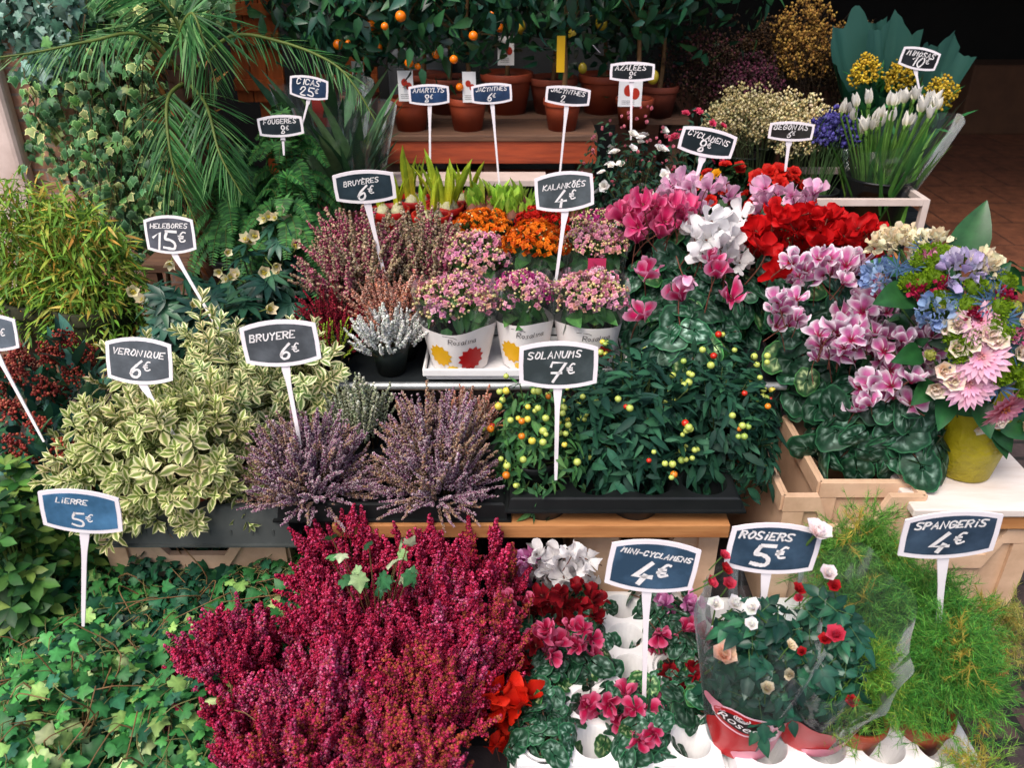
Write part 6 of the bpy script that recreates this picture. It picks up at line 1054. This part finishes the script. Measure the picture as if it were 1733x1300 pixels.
# ---- cut flowers on the right
def bucket(label, px, py, Y, zb, r, h, mat=BLACKP): p = W(px, py, Y=Y); t = thing('flower_bucket', label, 'bucket', (p[0], Y, zb), 'black flower buckets'); m = MB(); lathe(m, [(0, .004), (r*.78, .004), (r*.8, 0), (r, h*.96), (r*1.04, h*.96), (r*1.05, h), (r*.98, h), (r*.95, h*.9), (r*.78, .012)], 40); m.build('body', mat, t); return np.array([p[0], Y, zb])
def cloud(label, name, cat, base, pl, pr, pt, pb_, Y, n, pal, ns, seed, sz=.0035, group=None, stem="#5a6a44", fil=.6):
    rng = R(seed); a, b = W(pl, pt, Y=Y), W(pr, pb_, Y=Y); c = np.array([(a[0]+b[0])/2, Y, (a[2]+b[2])/2])-base; rx, rz = (b[0]-a[0])/2, (a[2]-b[2])/2; t = thing(name, label, cat, base, group); m = MB(); P, u = dome(rng, n, (rx, rx*.75, rz), -1, (.25, 1), .22); 
    cc = P[rng.integers(n, size=n//9)]; i = rng.integers(len(cc), size=n); P = np.where(rng.random((n, 1)) < .75, cc[i]+rng.normal(0, rx*.075, (n, 3)), P)+c
    T = OCT; m.inst(T, frames(rng.normal(size=(n, 3)), sz*rng.uniform(.6, 1.3, n)), P, jit(rng, cols(pal), n, .15)); m.build('blossom', BELL, t); m = MB()
    for k in range(ns): q = P[int(rng.integers(n))]; tube(m, curve([(rng.normal(0, .015), rng.normal(0, .015), .02), q*[.5, .5, .6], q], 6), .0014, .0006, 3, lin(stem))
    for k in range(ns*6): q = P[int(rng.integers(n))]; tube(m, [q, q+rng.normal(0, .02, 3)-[0, 0, .03]], .0004, .0006, 3, lin(stem))
    m.build('stem', STEM, t)
def rack(label, x0, x1, Y, z): t = thing('bucket_stand', label, 'stand', ((x0+x1)/2, Y, z)); w = (x1-x0)/2; box(m := MB(), (-w, -.14, -.02), (w, .16, 0)); m.build('top', DARKM, t, smooth=False); [box(m2 := MB(), (s*(w-.03)-.015, y-.015, -z), (s*(w-.03)+.015, y+.015, -.0205)) and m2.build('leg', DARKM, t, smooth=False) for s in (-1, 1) for y in (-.11, .13)]
rack('dark stand for the gypsophila and dried flower buckets', W(1100, 250, Y=2.62)[0], W(1500, 250, Y=2.62)[0], 2.62, .40); rack('dark stand for the rear buckets of dried flowers', W(1090, 200, Y=2.98)[0], W(1560, 200, Y=2.98)[0], 2.98, .42)
bA = bucket('black bucket holding the cream gypsophila', 1290, 280, 2.60, .4005, .075, .18)
cloud('cloud of cream gypsophila behind the cyclamens sign', 'gypsophila_bunch', 'gypsophila', bA+[0, 0, .013], 1185, 1330, 150, 235, 2.56, 2600, "#a89a6c #b8aa7c #98895c #c4b892", 46, 280, .0042, 'gypsophila bunches'); bG = bucket('black bucket behind the begonias sign with straw yellow gypsophila', 1355, 285, 2.52, .4005, .06, .17); cloud('straw yellow gypsophila behind the begonias sign', 'gypsophila_bunch', 'gypsophila', bG+[0, 0, .013], 1290, 1412, 165, 262, 2.48, 2100, "#b8a878 #c8b88a #a89464 #d0c49c", 40, 281, .0042, 'gypsophila bunches')
for i, (pl, pr, pt, pb_, Y, pal, lb) in enumerate([(1130, 1260, 40, 175, 2.9, "#4a3828 #5a4430 #3a2c22 #6a3a40", 'bunch of dark brown dried flowers behind the gypsophila'), (1235, 1345, 25, 160, 2.98, "#4a3424 #6a4a2c #3a2c20", 'bunch of rusty dried flowers in the middle at the back'), (1310, 1400, 12, 130, 2.9, "#8a6430 #a8803c #6a4a24 #b08a44", 'bunch of golden dried flowers beside the green wrapped bouquets'), (1215, 1310, 90, 190, 2.84, "#5a2a3c #4a2432 #3a2a28", 'bunch of dull purple dried flowers low at the back'), (1370, 1460, 40, 170, 3.0, "#4a3a24 #3a2e20 #5a4a2c", 'bunch of brown dried foliage behind the mimosa wraps')]):
    c = (pl+pr)/2; bb = bucket(['black bucket under the dark brown dried bunch', 'black bucket under the rusty dried bunch', 'black bucket under the golden dried bunch', 'black bucket under the dull purple dried bunch', 'black bucket under the brown dried foliage'][i], c, 230, Y, .4205, .06, .2); cloud(lb, 'dried_flower_bunch', 'dried flowers', bb+[0, 0, .013], pl, pr, pt, pb_, Y-.02, 1900, pal, 60, 285+i, .0045, 'dried flower bunches', "#3a2c20")
bS = bucket('small black bucket of blue statice left of the iris bucket', 1385, 300, 2.36, .4705, .062, .165); cloud('bunch of violet blue statice left of the irises', 'statice_bunch', 'statice', bS+[0, 0, .013], 1378, 1458, 188, 250, 2.38, 900, "#3a3474 #4a4488 #2c2a5c #5a5498", 40, 292, .006, stem="#4a6a3a")
bI = bucket('large black bucket of white irises in the metal frame', 1492, 290, 2.37, .4705, .092, .2)
rng = R(300); t = thing('iris_bunch', 'bunch of white irises with long green leaves in the black bucket', 'iris', bI+[0, 0, .013]); m = MB(); k = 150; m.inst(leaf(.04, 6, 3, 'strap', .3, .12), frames(np.stack([rng.normal(.03, .22, k), rng.normal(0, .18, k), np.ones(k)], 1), rng.uniform(.2, .36, k), rng, 1), np.stack([rng.normal(0, .03, k), rng.normal(0, .03, k), np.full(k, .02)], 1), jit(rng, cols("#4a7a34 #5c8a3a #6f9a44 #3a6a30"), k)); m.build('foliage', LEAF, t); fl = []
for i in range(3):
    q = MB(); T = leaf(.42, 4, 3, 'lance', .3, -.15, .02, lambda T, S: mixc(lin("#c8c48a"), lin("#eeeae2"), T*2.2)); n = 5; a = np.arange(n)*1.26+i; op = (.18, .3, .55)[i]; q.inst(T, frames(np.stack([np.cos(a)*op, np.sin(a)*op, np.ones(n)], 1), rng.uniform(.85, 1, n), rng, .3), np.zeros((n, 3)), np.ones((n, 3))); lathe(q, [(0, -.25), (.08, -.12), (.09, .1), (0, .2)], 6, lin("#6f9a44")); fl.append(q.mesh('flower'))
for x, y in [(1427, 180), (1436, 178), (1452, 170), (1447, 192), (1471, 165), (1474, 165), (1480, 195), (1478, 208), (1487, 206), (1468, 212), (1494, 187), (1510, 195), (1515, 168), (1508, 168), (1520, 166), (1532, 165), (1549, 158), (1545, 162), (1570, 168), (1580, 170), (1560, 180), (1573, 190), (1587, 175), (1541, 200), (1533, 203), (1460, 216)]:
    p = W(x, y, Y=2.33+rng.normal(0, .03))-bI-[0, 0, .013]; big = rng.random() < .35; o = link('flower', fl[2 if big else int(rng.integers(2))], PETAL, t, None, M4(facing(np.array([[p[0]*1.2+rng.normal(0, .1), rng.normal(0, .15)-.1, .8]]), rng.uniform(.042, .055)*(1.1 if big else .9), rng), (p-[0, 0, .02])[None], 0)); q = MB(); tube(q, curve([p-[0, 0, .03], p*[.6, .6, .6], (p[0]*.1, p[1]*.1, .02)], 6), .003, .003, 5, lin("#5f8a3c")); link('stem', q.mesh('stem'), LEAF, t)
V = [((.085+.075*k/7)*(1+.03*math.sin(6*x))*math.cos(x)+.03*k/7, (.08+.05*k/7)*math.sin(x), .12+k/7*.19*(1+.25*math.cos(x)*k/7)) for k in range(8) for x in np.linspace(0, 2*np.pi, 49)]; m = MB(); m.add(V, grid_faces(8, 49)); m.build('sleeve', CLEAR, t)
# mimosa bouquets wrapped in green paper
bM = bucket('tall black bucket holding the green wrapped mimosa', 1530, 200, 2.78, .4005, .08, .24); rack('dark stand under the mimosa bucket', W(1470, 230, Y=2.78)[0], W(1600, 230, Y=2.78)[0], 2.80, .40)
for i, (px, py, dx, dz, lb) in enumerate([(1455, 50, -.16, .50, 'mimosa bouquet in green paper, leaning left behind the irises'), (1520, 62, -.02, .52, 'mimosa bouquet in green paper behind the ten euro sign'), (1610, 95, .16, .46, 'mimosa bouquet in green paper leaning right into the shop')]):
    rng = R(310+i); t = thing('wrapped_bouquet', lb, 'bouquet', bM+[0, 0, .013], 'green wrapped mimosa'); tip = W(px, py, Y=2.70-.04*i)-bM-[0, 0, .013]; ax = unit(tip); e0 = unit(np.cross(ax, [0, 1, .1])); e1 = np.cross(e0, ax); L = np.linalg.norm(tip); m = MB(); V = []
    th = np.linspace(-.15, 2*np.pi-1.3, 45)-2.2+.0
    for k in range(9):
        v = k/8; rr = .018+.07*v**1.1
        for j, x in enumerate(th): back = .5-.5*math.sin(x); zig = .07*abs(((j*5/44) % 1)-.5)*2; V.append(ax*(v*L*(.70+.30*(.5+.5*math.sin(x))+1.3*zig*v*v))+e0*rr*math.cos(x)*(1+.5*zig)+e1*rr*.8*math.sin(x)+rng.normal(0, .0035, 3)*v)
    m.add(V, grid_faces(9, 45)); m.build('wrapping_paper', PAPERG, t, smooth=True); m = MB(); n = 330; P, u = dome(rng, n, (.045, .04, .05), -.6, (.4, 1), .25); P = P@np.stack([e0, e1, ax])+tip*.82+[0, -.03, -.01]; m.inst(BALL1, frames(u+.01, rng.uniform(.003, .0055, n)), P, jit(rng, cols("#c0a02c #d0b03c #a88a20"), n)); m.build('blossom', BELL, t); m = MB(); k = 34; m.inst(leaf(.2, 4, 3, 'lance', .2, .2), frames(ax+rng.normal(0, .45, (k, 3)), rng.uniform(.06, .13, k), rng, 1), tip*.62+rng.normal(0, .03, (k, 3))+[0, -.03, 0], jit(rng, cols("#2f6a3a #3a8046 #245a30"), k)); m.build('foliage', LEAF, t)
# a second, blank board seen from the side, above the lemon trees
# ================================================================== PRICE SIGNS
G1, G2, B1, B2, K1 = "#4b5058", "#3d4750", "#27394a", "#0d2138", "#0b1218"
S_ = price_sign
S_('chalkboard sign reading HELEBORES 15€ among the hellebores', 'HELEBORES', '15€', 288, 397, 84, 66, 0, (368, 556), 1.60, 8, "#4a4b54", .82, (-.05, -.17, .52), (0, .27), seed=1, sw=.24)
S_('chalkboard sign reading VERONIQUE 6€ among the variegated hebes', 'VERONIQUE', '6€', 236, 611, 112, 80, -3, (302, 752), 1.30, 14, "#484d53", .86, (-.0, -.2, .40), (0, .2), seed=2, nroll=-4, sw=.24)
S_('chalkboard sign reading BRUYERE 6€ in the left mauve calluna', 'BRUYERE', '6€', 475, 581, 130, 80, 4, (506, 745), 1.30, 6, "#43474c", .66, (.1, -.2, .40), (-.1, .2), seed=3, nroll=3, sw=.22)
S_('chalkboard sign reading BRUYÈRES 6€ above the tall pink heather', 'BRUYÈRES', '6€', 617, 316, 104, 57, 3, (658, 498), 1.72, -4, "#16262f", .64, (-.0, -.2, .5), (-.05, .2), seed=4, nroll=6, sw=.24)
S_('chalkboard sign reading KALANKÕÉS 4€ in the kalanchoes', 'KALANKÕÉS', '4€', 955, 324, 100, 68, 5, (942, 468), 1.74, 4, "#40474b", .80, (-.0, -.2, .48), (0, .18), seed=5, nroll=2, sw=.24)
S_('chalkboard sign reading SOLANUMS 7€ in front of the solanums', 'SOLANUMS', '7€', 945, 618, 134, 80, 0, (941, 800), 1.27, 4, "#333c3e", .74, (.04, -.17, .46), (-.06, .27), seed=6, nroll=3, sw=.22)
S_('chalkboard sign reading MINI-CYCLAMENS 4€ in the mini cyclamens', 'MiNi-CYCLAMENS', '4€', 1104, 959, 152, 90, -6, (1090, 1195), .99, 2, "#2e465c", .88, (-.02, -.16, .48), (.02, .27), seed=7, nroll=-6, sw=.22, thick=1.4)  # blue-grey panel colour has the sky's reflection painted in
S_('chalkboard sign reading ROSIERS 5€ in the wrapped roses', 'ROSiERS', '5€', 1308, 929, 154, 88, -4, (1281, 1142), 1.0, 2, "#2a3f52", .64, (-.04, -.16, .48), (-.12, .30), seed=8, nroll=-1, sw=.22, thick=1.25)
S_('chalkboard sign reading SPANGERIS 4€ in the asparagus ferns', 'SPANGERiS', '4€', 1607, 906, 166, 82, 4, (1584, 1142), 1.02, -2, "#27384a", .80, (-.02, -.17, .48), (-.02, .29), seed=9, nroll=0, sw=.24, thick=1.25)
S_('blue chalkboard sign with smudged writing LIERRE 5€ in the ground ivy', 'LiERRE', '5€', 137, 866, 138, 74, -6, (140, 1048), 1.03, 2, "#345c7c", .42, (-.0, -.22, .36), (-.1, .28), seed=10, nroll=-2, sw=.24)
S_('chalkboard sign cut off by the left edge above the skimmia', '', '3€', -16, 563, 92, 64, -2, (66, 735), 1.34, 10, "#59626c", .8, (.12, -.05, .4), seed=11, sw=.24)
S_('chalkboard sign reading CYCLAMENS 8€ in the pale pink cyclamen', 'CYCLAMENS', '8€', 1197, 241, 94, 50, -11, (1172, 325), 1.92, 0, "#0e1d22", .84, (-.04, -.17, .5), (0, .22), seed=12, sw=.26, nroll=-6)
S_('small chalkboard sign reading AZALEES 8€ above the pink budded azalea', 'AZALEES', '8€', 1070, 121, 76, 34, 0, (1068, 228), 2.16, 0, "#0a1116", .80, (.0, -.20, .44), (-.04, .29), seed=13, sw=.2)
S_('small chalkboard sign reading BEGONIAS 6€ in front of the straw yellow gypsophila', 'BEGONIAS', '6€', 1339, 222, 76, 34, -2, (1330, 285), 2.14, 0, "#1c1a18", .84, (.0, -.20, .44), (-.02, .29), seed=14, sw=.26)
S_('small blue chalkboard sign reading AMARYLYS 8€ in front of the first bench pot', 'AMARYLYS', '8€', 726, 160, 69, 36, 1, (728, 318), 2.22, 0, "#123054", .84, (-.02, -.20, .44), (0, .29), seed=15, sw=.2)
S_('small blue chalkboard sign reading JACYNTHES 6€ in front of the second bench pot', 'JACYNTHES', '6€', 832, 158, 69, 36, 3, (846, 325), 2.20, 0, "#122a48", .84, (-.02, -.20, .44), (0, .29), seed=16, sw=.2)
S_('small chalkboard sign reading JACYNTHES 2 in front of the third bench pot', 'JACYNTHES', '2', 961, 162, 76, 34, -5, (947, 300), 2.20, 0, "#0c1622", .84, (-.12, -.20, .44), (0, .29), seed=17, sw=.2, nroll=-4)
S_('small chalkboard sign reading CICAS 25€ behind the ferns', 'CICAS', '25€', 523, 148, 66, 40, -8, (510, 215), 2.0, 0, "#102844", .66, (.0, -.20, .44), (-.02, .29), seed=18, sw=.2)
S_('small chalkboard sign reading FOUGERES 8€ half hidden by the sword fern', 'FOUGERES', '8€', 475, 213, 76, 38, 3, (480, 260), 1.99, 0, "#0c1a22", .80, (.08, -.20, .44), (0, .29), seed=19, sw=.2)
S_('chalkboard sign reading MIMOSAS 10€ on the green wrapped bouquets', 'MIMOSAS', '10€', 1556, 99, 64, 40, -10, (1560, 170), 2.55, 0, "#0b1016", .8, (.05, -.15, .55), (0, .25), seed=20, sw=.2)
S_('small dark smudged sign tilted among the lemon trees', '', '', 975, 28, 30, 28, -18, (1012, 85), 2.66, 0, "#14181a", seed=21, sw=.18)
